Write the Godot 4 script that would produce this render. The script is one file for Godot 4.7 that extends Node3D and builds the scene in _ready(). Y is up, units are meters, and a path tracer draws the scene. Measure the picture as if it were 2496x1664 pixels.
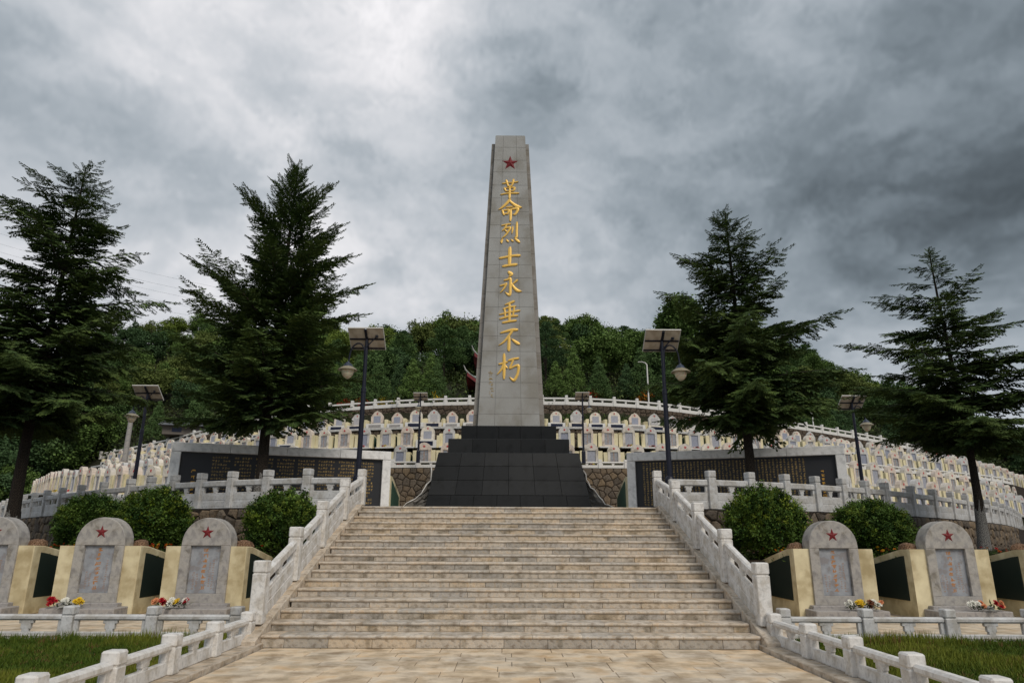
extends Node3D

# ------------------------------------------------------------------ mesh builder
class MB:
	var v := PackedVector3Array()
	var n := PackedVector3Array()
	var c := PackedColorArray()
	var uv := PackedVector2Array()
	var col := Color(1, 1, 1)

	func tri(a: Vector3, b: Vector3, d: Vector3) -> void:
		var nn := (b - a).cross(d - a).normalized()
		v.append(a); v.append(d); v.append(b)
		for i in 3:
			n.append(nn); c.append(col); uv.append(Vector2.ZERO)

	func tri_uv(a: Vector3, b: Vector3, d: Vector3, ua: Vector2, ub: Vector2, ud: Vector2) -> void:
		var nn := (b - a).cross(d - a).normalized()
		v.append(a); v.append(d); v.append(b)
		uv.append(ua); uv.append(ud); uv.append(ub)
		for i in 3:
			n.append(nn); c.append(col)

	func trin(a: Vector3, b: Vector3, d: Vector3, na: Vector3, nb: Vector3, nd: Vector3) -> void:
		v.append(a); v.append(d); v.append(b)
		n.append(na); n.append(nd); n.append(nb)
		for i in 3:
			c.append(col); uv.append(Vector2.ZERO)

	func quad(a: Vector3, b: Vector3, d: Vector3, e: Vector3) -> void:
		tri(a, b, d)
		tri(a, d, e)

	func quad_uv(a: Vector3, b: Vector3, d: Vector3, e: Vector3) -> void:
		tri_uv(a, b, d, Vector2(0, 1), Vector2(1, 1), Vector2(1, 0))
		tri_uv(a, d, e, Vector2(0, 1), Vector2(1, 0), Vector2(0, 0))

	func cquad(a: Vector3, b: Vector3, d: Vector3, e: Vector3, o: Vector3) -> void:
		if (b - a).cross(d - a).dot((a + b + d + e) * 0.25 - o) < 0.0:
			quad(e, d, b, a)
		else:
			quad(a, b, d, e)

	func ctri(a: Vector3, b: Vector3, d: Vector3, o: Vector3) -> void:
		if (b - a).cross(d - a).dot((a + b + d) / 3.0 - o) < 0.0:
			tri(d, b, a)
		else:
			tri(a, b, d)

	# eight corners, index bits x=1 y=2 z=4; bevelled by b (fraction of each half edge in metres)
	func hexa(p: Array, b: float) -> void:
		var o := Vector3.ZERO
		for q in p: o += q
		o /= 8.0
		var px := []; var py := []; var pz := []
		for i in 8:
			var P: Vector3 = p[i]
			var ex: Vector3 = (p[i ^ 1] as Vector3) - P
			var ey: Vector3 = (p[i ^ 2] as Vector3) - P
			var ez: Vector3 = (p[i ^ 4] as Vector3) - P
			var bx := ex.normalized() * minf(b, ex.length() * 0.45)
			var by := ey.normalized() * minf(b, ey.length() * 0.45)
			var bz := ez.normalized() * minf(b, ez.length() * 0.45)
			px.append(P + by + bz); py.append(P + bx + bz); pz.append(P + bx + by)
		if b <= 0.0:
			cquad(p[0], p[2], p[6], p[4], o); cquad(p[1], p[3], p[7], p[5], o)
			cquad(p[0], p[1], p[5], p[4], o); cquad(p[2], p[3], p[7], p[6], o)
			cquad(p[0], p[1], p[3], p[2], o); cquad(p[4], p[5], p[7], p[6], o)
			return
		cquad(px[0], px[2], px[6], px[4], o); cquad(px[1], px[3], px[7], px[5], o)
		cquad(py[0], py[1], py[5], py[4], o); cquad(py[2], py[3], py[7], py[6], o)
		cquad(pz[0], pz[1], pz[3], pz[2], o); cquad(pz[4], pz[5], pz[7], pz[6], o)
		for i in 8:
			ctri(px[i], py[i], pz[i], o)
		for i in [0, 2, 4, 6]: # edges along x
			cquad(py[i], py[i ^ 1], pz[i ^ 1], pz[i], o)
		for i in [0, 1, 4, 5]: # edges along y
			cquad(px[i], px[i ^ 2], pz[i ^ 2], pz[i], o)
		for i in [0, 1, 2, 3]: # edges along z
			cquad(px[i], px[i ^ 4], py[i ^ 4], py[i], o)

	func box(at: Vector3, size: Vector3, b := 0.0, basis := Basis.IDENTITY) -> void:
		var p := []
		for i in 8:
			var s := Vector3(1 if i & 1 else -1, 1 if i & 2 else -1, 1 if i & 4 else -1)
			p.append(at + basis * (s * size * 0.5))
		hexa(p, b)

	# a box in a sheared bay: from base point a to base point e, u0..u1 along it, y0..y1 up, half thickness w to each side
	func bay(a: Vector3, e: Vector3, u0: float, u1: float, y0: float, y1: float, w: float, b: float, side: Vector3) -> void:
		var p := []
		for i in 8:
			var u := u1 if i & 1 else u0
			var y := y1 if i & 2 else y0
			var s := w if i & 4 else -w
			p.append(a.lerp(e, u) + Vector3.UP * y + side * s)
		hexa(p, b)

	func tube(pts: Array, rad: Array, sides := 8, cap := true) -> void:
		var rings := []
		var ns := []
		for i in pts.size():
			var d: Vector3 = ((pts[mini(i + 1, pts.size() - 1)] as Vector3) - (pts[maxi(i - 1, 0)] as Vector3)).normalized()
			var u := d.cross(Vector3(0.31, 0.2, 0.93) if absf(d.z) < 0.9 else Vector3.RIGHT).normalized()
			var w := d.cross(u)
			var r := []; var nr := []
			for k in sides:
				var t := TAU * k / sides
				var q := u * cos(t) + w * sin(t)
				r.append((pts[i] as Vector3) + q * float(rad[i])); nr.append(q)
			rings.append(r); ns.append(nr)
		for i in pts.size() - 1:
			for k in sides:
				var k2 := (k + 1) % sides
				trin(rings[i][k], rings[i][k2], rings[i + 1][k2], ns[i][k], ns[i][k2], ns[i + 1][k2])
				trin(rings[i][k], rings[i + 1][k2], rings[i + 1][k], ns[i][k], ns[i + 1][k2], ns[i + 1][k])
		if cap:
			for k in sides:
				var k2 := (k + 1) % sides
				tri(pts[0], rings[0][k2], rings[0][k])
				tri(pts[-1], rings[-1][k], rings[-1][k2])

	# profile of Vector2(radius, height), turned about the y axis of xf
	func lathe(prof: Array, sides: int, xf := Transform3D.IDENTITY) -> void:
		for i in prof.size() - 1:
			var a: Vector2 = prof[i]; var e: Vector2 = prof[i + 1]
			var t := Vector2(e.y - a.y, a.x - e.x).normalized()
			for k in sides:
				var c0 := TAU * k / sides; var c1 := TAU * (k + 1) / sides
				var d0 := Vector3(cos(c0), 0, -sin(c0)); var d1 := Vector3(cos(c1), 0, -sin(c1))
				var p := [xf * (d0 * a.x + Vector3.UP * a.y), xf * (d1 * a.x + Vector3.UP * a.y), xf * (d1 * e.x + Vector3.UP * e.y), xf * (d0 * e.x + Vector3.UP * e.y)]
				var m0 := (xf.basis * (d0 * t.x + Vector3.UP * t.y)).normalized(); var m1 := (xf.basis * (d1 * t.x + Vector3.UP * t.y)).normalized()
				trin(p[0], p[1], p[2], m0, m1, m1)
				trin(p[0], p[2], p[3], m0, m1, m0)

	# polygon (counter-clockwise, in the xy plane of xf) pushed from z=z0 to z=z1 (z1 the front), front edge chamfered by b
	func prism(poly: PackedVector2Array, z0: float, z1: float, xf := Transform3D.IDENTITY, b := 0.0, back := true) -> void:
		var ids := Geometry2D.triangulate_polygon(poly)
		var front := poly
		if b > 0.0:
			var r := Geometry2D.offset_polygon(poly, -b, Geometry2D.JOIN_MITER)
			if r.size() == 1 and r[0].size() == poly.size():
				# line the inset's first point up with the outline's
				var best := 0
				for i in poly.size():
					if (r[0][i] as Vector2).distance_to(poly[0]) < (r[0][best] as Vector2).distance_to(poly[0]): best = i
				front = PackedVector2Array()
				for i in poly.size(): front.append(r[0][(best + i) % poly.size()])
			else:
				b = 0.0
		for i in range(0, ids.size(), 3):
			var f := [ids[i], ids[i + 1], ids[i + 2]]
			var A: Vector2 = poly[f[0]]; var B: Vector2 = poly[f[1]]; var C: Vector2 = poly[f[2]]
			if (B - A).cross(C - A) < 0.0: f = [f[0], f[2], f[1]]
			var q := []
			for j in f: q.append(xf * Vector3(front[j].x, front[j].y, z1))
			tri(q[0], q[1], q[2])
			if back:
				q = []
				for j in f: q.append(xf * Vector3(poly[j].x, poly[j].y, z0))
				tri(q[2], q[1], q[0])
		for i in poly.size():
			var k := (i + 1) % poly.size()
			var a := poly[i]; var e := poly[k]
			quad(xf * Vector3(a.x, a.y, z0), xf * Vector3(e.x, e.y, z0), xf * Vector3(e.x, e.y, z1 - b), xf * Vector3(a.x, a.y, z1 - b))
			if b > 0.0:
				quad(xf * Vector3(a.x, a.y, z1 - b), xf * Vector3(e.x, e.y, z1 - b), xf * Vector3(front[k].x, front[k].y, z1), xf * Vector3(front[i].x, front[i].y, z1))

	# an uneven rounded stone inside the unit box
	func stone(g: RandomNumberGenerator, at := Vector3.ZERO, size := Vector3.ONE, basis := Basis.IDENTITY) -> void:
		var rows := []
		var na := 8
		var jit := []
		for k in na: jit.append(g.randf_range(0.82, 1.08))
		var levels := [[0.0, -0.5], [0.9, -0.46], [1.06, 0.0], [0.86, 0.36], [0.45, 0.5], [0.0, 0.52]]
		for L in levels:
			var r := []
			for k in na:
				var t := TAU * (k + 0.5) / na
				var q := Vector2(cos(t), sin(t))
				var m: float = maxf(absf(q.x), absf(q.y))
				var sq := q.lerp(q / m, 0.62) * 0.5 * float(L[0]) * float(jit[k]) * g.randf_range(0.94, 1.05)
				r.append(at + basis * (Vector3(sq.x, sq.y, float(L[1]) * g.randf_range(0.85, 1.1)) * size))
			rows.append(r)
		for i in levels.size() - 1:
			for k in na:
				var k2 := (k + 1) % na
				if i > 0: tri(rows[i][k], rows[i][k2], rows[i + 1][k2])
				tri(rows[i][k], rows[i + 1][k2], rows[i + 1][k])

	# a dressed rubble face: convex outline, sides, a broad chamfer and an uneven domed front
	func boulder_face(poly: PackedVector2Array, z0: float, z1: float, size: float, xf: Transform3D, g: RandomNumberGenerator) -> void:
		var ctr := Vector2.ZERO
		for p in poly: ctr += p
		ctr /= poly.size()
		var mid := xf * Vector3(ctr.x, ctr.y, z1 * g.randf_range(0.9, 1.25))
		var k := poly.size()
		var ring := []; var low := []; var base := []
		for p in poly:
			var q := p.lerp(ctr, g.randf_range(0.2, 0.36))
			ring.append(xf * Vector3(q.x, q.y, z1 * g.randf_range(0.8, 1.05)))
			var r := p.lerp(ctr, 0.05)
			low.append(xf * Vector3(r.x, r.y, z1 * g.randf_range(0.3, 0.5)))
			base.append(xf * Vector3(p.x, p.y, z0))
		for i in k:
			var j := (i + 1) % k
			tri(mid, ring[i], ring[j])
			quad(ring[i], low[i], low[j], ring[j])
			quad(low[i], base[i], base[j], low[j])

	# many copies of one small mesh, each turned, placed and tinted, written into this one
	static func bake(src: MB, xs: Array, cs: Array, into: Dictionary) -> void:
		var tints: Dictionary = {}
		for i in xs.size():
			var x: Transform3D = xs[i]
			var q: Color = cs[i]
			var key := Vector3i(roundi(q.r * 160.0), roundi(q.g * 160.0), roundi(q.b * 160.0))
			if not tints.has(key):
				var t := PackedColorArray()
				var k := Color(key.x / 160.0, key.y / 160.0, key.z / 160.0)
				for e in src.c: t.append(Color(e.r * k.r, e.g * k.g, e.b * k.b))
				tints[key] = t
			into.v.append_array(x * src.v)
			into.n.append_array(Transform3D(x.basis.orthonormalized(), Vector3.ZERO) * src.n)
			into.c.append_array(tints[key])

	static func baked(into: Dictionary) -> ArrayMesh:
		var m := ArrayMesh.new()
		var a := []
		a.resize(Mesh.ARRAY_MAX)
		a[Mesh.ARRAY_VERTEX] = into.v
		a[Mesh.ARRAY_NORMAL] = into.n
		a[Mesh.ARRAY_COLOR] = into.c
		m.add_surface_from_arrays(Mesh.PRIMITIVE_TRIANGLES, a)
		return m

	static func heap() -> Dictionary:
		return {"v": PackedVector3Array(), "n": PackedVector3Array(), "c": PackedColorArray()}

	func mesh() -> ArrayMesh:
		var m := ArrayMesh.new()
		if v.is_empty(): return m
		var a := []
		a.resize(Mesh.ARRAY_MAX)
		a[Mesh.ARRAY_VERTEX] = v
		a[Mesh.ARRAY_NORMAL] = n
		a[Mesh.ARRAY_COLOR] = c
		a[Mesh.ARRAY_TEX_UV] = uv
		m.add_surface_from_arrays(Mesh.PRIMITIVE_TRIANGLES, a)
		return m

# ------------------------------------------------------------------ naming and tagging
var used := {}
var rng := RandomNumberGenerator.new()

func numbered(called: String) -> String:
	if not used.has(called):
		used[called] = 0
		return called
	used[called] += 1
	return "%s_%03d" % [called, used[called]]

func tag(o: Node3D, label: String, category := "", group := "", kind := "") -> Node3D:
	if label != "": o.set_meta("label", label)
	if category != "": o.set_meta("category", category)
	if group != "": o.set_meta("group", group)
	if kind != "": o.set_meta("kind", kind)
	return o

func thing(called: String, label: String, category: String, at := Vector3.ZERO, turn := 0.0, group := "") -> Node3D:
	var o := Node3D.new()
	o.name = numbered(called)
	add_child(o)
	o.position = at
	o.rotation.y = turn
	tag(o, label, category, group)
	return o

func put(called: String, m: Mesh, mat: Material, parent: Node = null) -> MeshInstance3D:
	var o := MeshInstance3D.new()
	o.name = called if parent else numbered(called)
	o.mesh = m
	o.material_override = mat
	o.cast_shadow = GeometryInstance3D.SHADOW_CASTING_SETTING_ON
	if parent: parent.add_child(o, true)
	else: add_child(o)
	return o

func structure(called: String, m: Mesh, mat: Material) -> MeshInstance3D:
	var o := put(called, m, mat)
	o.set_meta("kind", "structure")
	return o

func copy(o: Node3D, label: String, at: Vector3, turn := 0.0, scl := 1.0) -> Node3D:
	var r: Node3D = o.duplicate()
	var base := String(o.name)
	var cut := base.rfind("_")
	if cut > 0 and base.substr(cut + 1).is_valid_int(): base = base.substr(0, cut)
	r.name = numbered(base)
	add_child(r)
	r.transform = Transform3D(Basis(Vector3.UP, turn).scaled(Vector3.ONE * scl), at)
	r.set_meta("label", label)
	return r

func scatter(called: String, m: Mesh, mat: Material, xs: Array, cols: Array, parent: Node = null) -> MultiMeshInstance3D:
	var mm := MultiMesh.new()
	mm.transform_format = MultiMesh.TRANSFORM_3D
	mm.use_colors = true
	mm.mesh = m
	mm.instance_count = xs.size()
	for i in xs.size():
		mm.set_instance_transform(i, xs[i])
		mm.set_instance_color(i, cols[i])
	var o := MultiMeshInstance3D.new()
	o.name = called if parent else numbered(called)
	o.multimesh = mm
	o.material_override = mat
	if parent: parent.add_child(o, true)
	else: add_child(o)
	return o

func bake_part(called: String, src: MB, m: Material, xs: Array, cs: Array, parent: Node) -> MeshInstance3D:
	var into := MB.heap()
	MB.bake(src, xs, cs, into)
	return put(called, MB.baked(into), m, parent)

# ------------------------------------------------------------------ materials
func ntex(s: int, freq: float, cols: Array, offs: Array, oct := 5, kind := FastNoiseLite.TYPE_SIMPLEX_SMOOTH, size := 512, warp := 0.0) -> NoiseTexture2D:
	var f := FastNoiseLite.new()
	f.seed = s
	f.noise_type = kind
	f.frequency = freq
	f.fractal_type = FastNoiseLite.FRACTAL_FBM
	f.fractal_octaves = oct
	f.fractal_gain = 0.55
	if kind == FastNoiseLite.TYPE_CELLULAR:
		f.cellular_return_type = FastNoiseLite.RETURN_CELL_VALUE
		f.fractal_type = FastNoiseLite.FRACTAL_NONE
	if warp > 0.0:
		f.domain_warp_enabled = true
		f.domain_warp_amplitude = warp
		f.domain_warp_frequency = freq * 0.7
	var t := NoiseTexture2D.new()
	t.width = size
	t.height = size
	t.seamless = true
	t.noise = f
	var g := Gradient.new()
	g.offsets = PackedFloat32Array(offs)
	g.colors = PackedColorArray(cols)
	t.color_ramp = g
	return t

func gray(a: float) -> Color:
	return Color(a, a, a)

# a linear base colour as albedo, with shared grey-scale textures laid over it in world space
func mat(lin: Color, rough := 0.8, tex: Texture2D = null, size := 1.0, bump: Texture2D = null, bump_cm := 0.4, over: Texture2D = null, over_size := 3.0) -> StandardMaterial3D:
	var m := StandardMaterial3D.new()
	m.albedo_color = lin.linear_to_srgb()
	m.roughness = rough
	m.metallic_specular = 0.4
	m.uv1_triplanar = true
	m.uv1_world_triplanar = true
	m.uv1_scale = Vector3.ONE / size
	m.uv1_triplanar_sharpness = 6.0
	if tex: m.albedo_texture = tex
	if bump:
		m.heightmap_enabled = true
		m.heightmap_texture = bump
		m.heightmap_scale = bump_cm
	if over:
		m.detail_enabled = true
		m.detail_albedo = over
		m.detail_blend_mode = BaseMaterial3D.BLEND_MODE_MUL
		m.detail_uv_layer = BaseMaterial3D.DETAIL_UV_2
		m.uv2_triplanar = true
		m.uv2_world_triplanar = true
		m.uv2_scale = Vector3.ONE / over_size
	return m

func leafmat(lin: Color, back: float, rough := 0.75) -> StandardMaterial3D:
	var m := StandardMaterial3D.new()
	m.albedo_color = lin.linear_to_srgb()
	m.vertex_color_use_as_albedo = true
	m.roughness = rough
	m.metallic_specular = 0.25
	m.cull_mode = BaseMaterial3D.CULL_DISABLED
	if back > 0.0:
		m.backlight_enabled = true
		m.backlight = Color(back * 0.9, back, back * 0.4)
	return m

var M := {}
var T := {}

func make_materials() -> void:
	T.fine = ntex(11, 0.045, [gray(0.86), gray(0.96), gray(1.0)], [0.2, 0.5, 0.85], 5)
	T.streak = ntex(12, 0.008, [gray(0.88), gray(0.96), gray(1.0), gray(0.94)], [0.15, 0.42, 0.62, 0.9], 6, FastNoiseLite.TYPE_SIMPLEX_SMOOTH, 512, 70.0)
	T.blotch = ntex(13, 0.005, [Color(0.86, 0.84, 0.81), Color(0.96, 0.955, 0.95), Color(1, 1, 1)], [0.22, 0.48, 0.75], 5, FastNoiseLite.TYPE_SIMPLEX_SMOOTH, 512, 40.0)
	T.speck = ntex(14, 0.28, [gray(0.66), gray(0.92), gray(1.0)], [0.25, 0.5, 0.8], 3)
	T.grain = ntex(15, 0.16, [gray(0.5), gray(0.8), gray(1.0)], [0.2, 0.5, 0.8], 4)
	T.rough = ntex(16, 0.03, [gray(0.0), gray(0.5), gray(1.0)], [0.2, 0.5, 0.8], 6)
	T.travert = ntex(17, 0.008, [Color(0.80, 0.76, 0.71), Color(0.93, 0.91, 0.88), Color(1, 0.98, 0.95), Color(0.97, 0.90, 0.81)], [0.15, 0.42, 0.62, 0.92], 6, FastNoiseLite.TYPE_SIMPLEX_SMOOTH, 512, 90.0)
	T.stain = ntex(18, 0.004, [Color(0.78, 0.765, 0.74), Color(0.95, 0.945, 0.935), Color(1, 1, 1)], [0.2, 0.38, 0.55], 7, FastNoiseLite.TYPE_SIMPLEX_SMOOTH, 512, 60.0)
	T.soil = ntex(19, 0.02, [Color(0.45, 0.4, 0.35), Color(0.8, 0.74, 0.68), Color(1, 1, 1)], [0.2, 0.5, 0.85], 6)
	T.bark = ntex(20, 0.02, [gray(0.25), gray(0.7), gray(1.0)], [0.3, 0.5, 0.75], 5)
	T.marble = ntex(21, 0.006, [Color(0.84, 0.835, 0.84), Color(0.94, 0.935, 0.93), Color(1, 0.99, 0.975), Color(0.91, 0.90, 0.895)], [0.18, 0.4, 0.6, 0.88], 7, FastNoiseLite.TYPE_SIMPLEX_SMOOTH, 512, 120.0)
	M.white = mat(Color(0.65, 0.655, 0.66), 0.7, T.streak, 0.5, T.rough, 0.1, T.blotch, 1.3)
	M.white_rail = mat(Color(0.80, 0.785, 0.765), 0.65, T.streak, 0.45, T.rough, 0.08, T.blotch, 1.1)
	M.frame = mat(Color(0.89, 0.89, 0.89), 0.5, T.streak, 1.4)
	M.far_white = mat(Color(0.84, 0.825, 0.80), 0.8, T.fine, 1.2)
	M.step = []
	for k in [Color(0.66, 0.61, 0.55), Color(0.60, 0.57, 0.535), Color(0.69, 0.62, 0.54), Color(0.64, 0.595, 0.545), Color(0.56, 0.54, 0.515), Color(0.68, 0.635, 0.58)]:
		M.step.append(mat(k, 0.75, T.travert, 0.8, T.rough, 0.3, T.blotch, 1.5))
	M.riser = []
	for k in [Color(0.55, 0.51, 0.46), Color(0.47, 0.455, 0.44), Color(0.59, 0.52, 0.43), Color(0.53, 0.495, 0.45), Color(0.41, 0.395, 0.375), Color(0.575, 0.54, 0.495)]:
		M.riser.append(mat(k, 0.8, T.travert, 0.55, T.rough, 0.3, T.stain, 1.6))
	M.paver = []
	for k in [Color(0.76, 0.65, 0.51), Color(0.71, 0.63, 0.52), Color(0.78, 0.68, 0.55), Color(0.74, 0.665, 0.565), Color(0.76, 0.635, 0.48)]:
		M.paver.append(mat(k, 0.75, T.blotch, 1.7, T.rough, 0.2, T.travert, 2.9))
	M.joint = mat(Color(0.16, 0.14, 0.12), 0.95, T.fine, 0.5)
	M.cheek = mat(Color(0.62, 0.57, 0.51), 0.8, T.travert, 1.1, T.rough, 0.4, T.blotch, 1.6)
	M.granite = []
	for k in [0.495, 0.505, 0.515, 0.50]:
		M.granite.append(mat(Color(k * 0.99, k, k * 0.98), 0.7, T.speck, 0.7, null, 0.0, T.blotch, 7.0))
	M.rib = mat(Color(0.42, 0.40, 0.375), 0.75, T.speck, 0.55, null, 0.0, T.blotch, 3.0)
	M.black = []
	for k in [0.020, 0.027, 0.034, 0.014]:
		M.black.append(mat(Color(k, k * 1.02, k * 1.04), 0.30, T.grain, 0.4, null, 0.0, T.stain, 1.5))
	M.gold = mat(Color(0.95, 0.60, 0.14), 0.42, T.fine, 0.6)
	M.gold.metallic = 0.2
	M.gold_dim = mat(Color(0.42, 0.30, 0.12), 0.6)
	M.red = mat(Color(0.20, 0.014, 0.018), 0.55, T.fine, 0.3)
	M.red_bright = mat(Color(0.52, 0.05, 0.05), 0.55, T.fine, 0.3)
	M.tomb = []
	for k in [Color(0.415, 0.40, 0.385), Color(0.43, 0.415, 0.395), Color(0.405, 0.395, 0.385)]:
		M.tomb.append(mat(k, 0.6, T.marble, 0.8, T.rough, 0.12, T.stain, 1.2))
	M.far_tomb = []
	for k in [Color(0.66, 0.61, 0.55), Color(0.77, 0.71, 0.62), Color(0.60, 0.59, 0.58), Color(0.71, 0.61, 0.53)]:
		M.far_tomb.append(mat(k, 0.75, T.streak, 1.6, null, 0.0, T.stain, 1.9))
	M.plinth = mat(Color(0.38, 0.365, 0.36), 0.7, T.marble, 0.6, T.rough, 0.2)
	M.cream = mat(Color(0.81, 0.72, 0.48), 0.85, T.blotch, 1.9, null, 0.0, T.blotch, 3.3)
	M.far_cream = mat(Color(0.85, 0.76, 0.50), 0.85, T.fine, 0.8, null, 0.0, T.stain, 3.1)
	M.green = mat(Color(0.022, 0.035, 0.03), 0.4, T.fine, 0.7)
	M.far_green = mat(Color(0.05, 0.115, 0.08), 0.55, T.fine, 0.7)
	M.rubble = []
	for k in [Color(0.21, 0.17, 0.13), Color(0.155, 0.135, 0.115), Color(0.24, 0.19, 0.135), Color(0.12, 0.105, 0.092), Color(0.18, 0.155, 0.13)]:
		M.rubble.append(mat(k, 0.9, T.travert, 0.6, T.rough, 1.2, T.stain, 1.0))
	M.mortar = mat(Color(0.06, 0.052, 0.044), 0.95, T.soil, 0.7, T.rough, 1.0)
	M.far_rubble = mat(Color(0.19, 0.165, 0.14), 0.95, T.soil, 1.2, T.rough, 2.0)
	M.soil = mat(Color(0.085, 0.066, 0.048), 0.95, T.soil, 0.8, T.rough, 2.0)
	M.terrace = mat(Color(0.40, 0.36, 0.31), 0.85, T.travert, 1.6, T.rough, 0.4, T.stain, 4.0)
	M.hill = mat(Color(0.035, 0.042, 0.018), 0.95, T.soil, 3.0, T.rough, 6.0)
	M.lawn = mat(Color(0.035, 0.05, 0.012), 0.95, T.soil, 0.6, T.rough, 2.0)
	M.bark = mat(Color(0.075, 0.058, 0.045), 0.95, T.bark, 0.35, T.bark, 2.5)
	M.limewash = mat(Color(0.46, 0.445, 0.42), 0.95, T.bark, 0.3, T.bark, 2.0)
	M.branch = mat(Color(0.05, 0.04, 0.03), 0.95)
	M.pole = mat(Color(0.012, 0.014, 0.028), 0.42, T.fine, 0.4)
	M.dome = mat(Color(0.05, 0.065, 0.10), 0.4)
	M.rim = mat(Color(0.30, 0.27, 0.20), 0.5)
	M.globe = mat(Color(0.66, 0.58, 0.44), 0.35)
	M.globe.subsurf_scatter_enabled = true
	M.globe.subsurf_scatter_strength = 0.3
	M.solar_back = mat(Color(0.66, 0.58, 0.49), 0.6, T.blotch, 0.9)
	M.solar = mat(Color(0.012, 0.016, 0.04), 0.2)
	M.alloy = mat(Color(0.62, 0.60, 0.57), 0.4)
	M.needle = leafmat(Color(1, 1, 1), 0.12, 0.7)
	M.leaf = leafmat(Color(1, 1, 1), 0.2, 0.6)
	M.petal = leafmat(Color(1, 1, 1), 0.2, 0.6)
	M.cloth = mat(Color(0.26, 0.25, 0.235), 0.9, T.streak, 0.8)
	M.cloth.cull_mode = BaseMaterial3D.CULL_DISABLED
	M.cable = mat(Color(0.10, 0.11, 0.12), 0.7)
	M.tile = mat(Color(0.10, 0.19, 0.17), 0.5, T.fine, 0.5)
	M.eave = mat(Color(0.20, 0.03, 0.035), 0.6, T.fine, 0.5)
	M.roof_grey = mat(Color(0.13, 0.135, 0.15), 0.8, T.fine, 0.8)
	M.roof_dark = mat(Color(0.16, 0.14, 0.125), 0.85, T.fine, 0.8)
	M.boulder = mat(Color(0.34, 0.23, 0.16), 0.85, T.soil, 0.5, T.rough, 1.0)

# ------------------------------------------------------------------ sky
func sstep(a: float, b: float, x: float) -> float:
	var t := clampf((x - a) / (b - a), 0.0, 1.0)
	return t * t * (3.0 - 2.0 * t)

func bump2(az: float, el: float, a0: float, e0: float, sa: float, se: float) -> float:
	var da := wrapf(az - a0, -180.0, 180.0) / sa
	var de := (el - e0) / se
	return exp(-0.5 * (da * da + de * de))

func make_sky() -> ImageTexture:
	var w := 1536
	var h := 768
	var im := Image.create(w, h, false, Image.FORMAT_RGBF)
	var a := FastNoiseLite.new()
	a.seed = 15; a.noise_type = FastNoiseLite.TYPE_SIMPLEX_SMOOTH; a.frequency = 1.55; a.fractal_octaves = 6; a.fractal_gain = 0.5
	a.domain_warp_enabled = true; a.domain_warp_amplitude = 0.35; a.domain_warp_frequency = 1.3; a.domain_warp_fractal_octaves = 3
	var b := FastNoiseLite.new()
	b.seed = 31; b.noise_type = FastNoiseLite.TYPE_SIMPLEX_SMOOTH; b.frequency = 4.2; b.fractal_octaves = 5; b.fractal_gain = 0.55
	b.domain_warp_enabled = true; b.domain_warp_amplitude = 0.12; b.domain_warp_frequency = 3.0
	var big := FastNoiseLite.new()
	big.seed = 77; big.noise_type = FastNoiseLite.TYPE_SIMPLEX_SMOOTH; big.frequency = 0.7; big.fractal_octaves = 2
	var cover := [[-39, 34, 0.49], [-30, 35, 0.86], [-23, 33, 0.51], [-9, 39, 0.84], [-11, 35, 0.72], [-20, 39, 0.51], [14, 39, 0.30], [6, 35, 0.31], [22, 36, 0.30], [32, 32, 0.18], [40, 33, 0.23], [34, 25, 0.13], [28, 25, 0.17], [38, 20, 0.12], [9, 27, 0.39],
		[6, 21, 0.45], [-16, 22, 0.80], [-8, 21, 0.47], [-38, 28, 0.35], [-33, 25, 0.43], [-27, 26, 0.35], [-30, 19, 0.68], [-38, 23, 0.46], [15, 21, 0.35], [22, 25, 0.23], [30, 17, 0.30], [38, 14, 0.49], [-5, 29, 0.41], [-13, 28, 0.38], [1, 41, 0.40]]
	for j in h:
		var el := (0.5 - (j + 0.5) / h) * PI
		if el < -0.06:
			for i in w: im.set_pixel(i, j, Color(0.10, 0.10, 0.09))
			continue
		var y := maxf(sin(el), 0.0)
		var ce := cos(el)
		var eld := rad_to_deg(el)
		for i in w:
			var az := wrapf((i + 0.5) / w * TAU, -PI, PI)
			var dx := sin(az) * ce
			var dz := -cos(az) * ce
			var sy := pow(y, 0.8) * 1.7
			var n := a.get_noise_3d(dx, sy, dz)
			var f := b.get_noise_3d(dx, sy * 1.2, dz)
			f = signf(f) * pow(absf(f), 0.78) * 0.8
			var g := big.get_noise_3d(dx, sy, dz)
			var azd := rad_to_deg(az)
			# broad tone of the cloud cover, read at a few directions and blended
			var ws := 0.35
			var L := 0.40 * 0.35
			if absf(azd) < 75.0 and eld < 70.0:
				for p in cover:
					var da: float = azd - p[0]
					var de: float = (eld - p[1]) * 1.4
					var wt := exp(-(da * da + de * de) / 68.0)
					ws += wt * 1.6
					L += wt * 1.6 * p[2]
			L /= ws
			L = L * 1.10 + (0.20 * n + 0.19 * f + 0.05 * g) * (0.5 + 1.2 * L) * (1.0 + 0.3 * sstep(45.0, 80.0, absf(azd)))
			L = clampf(L * 0.95, 0.075, 0.82)
			var t := sstep(0.02, 0.85, L)
			im.set_pixel(i, j, Color(L * lerpf(0.80, 1.005, t), L * 0.99, L * lerpf(1.15, 1.015, t)))
	return ImageTexture.create_from_image(im)

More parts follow.
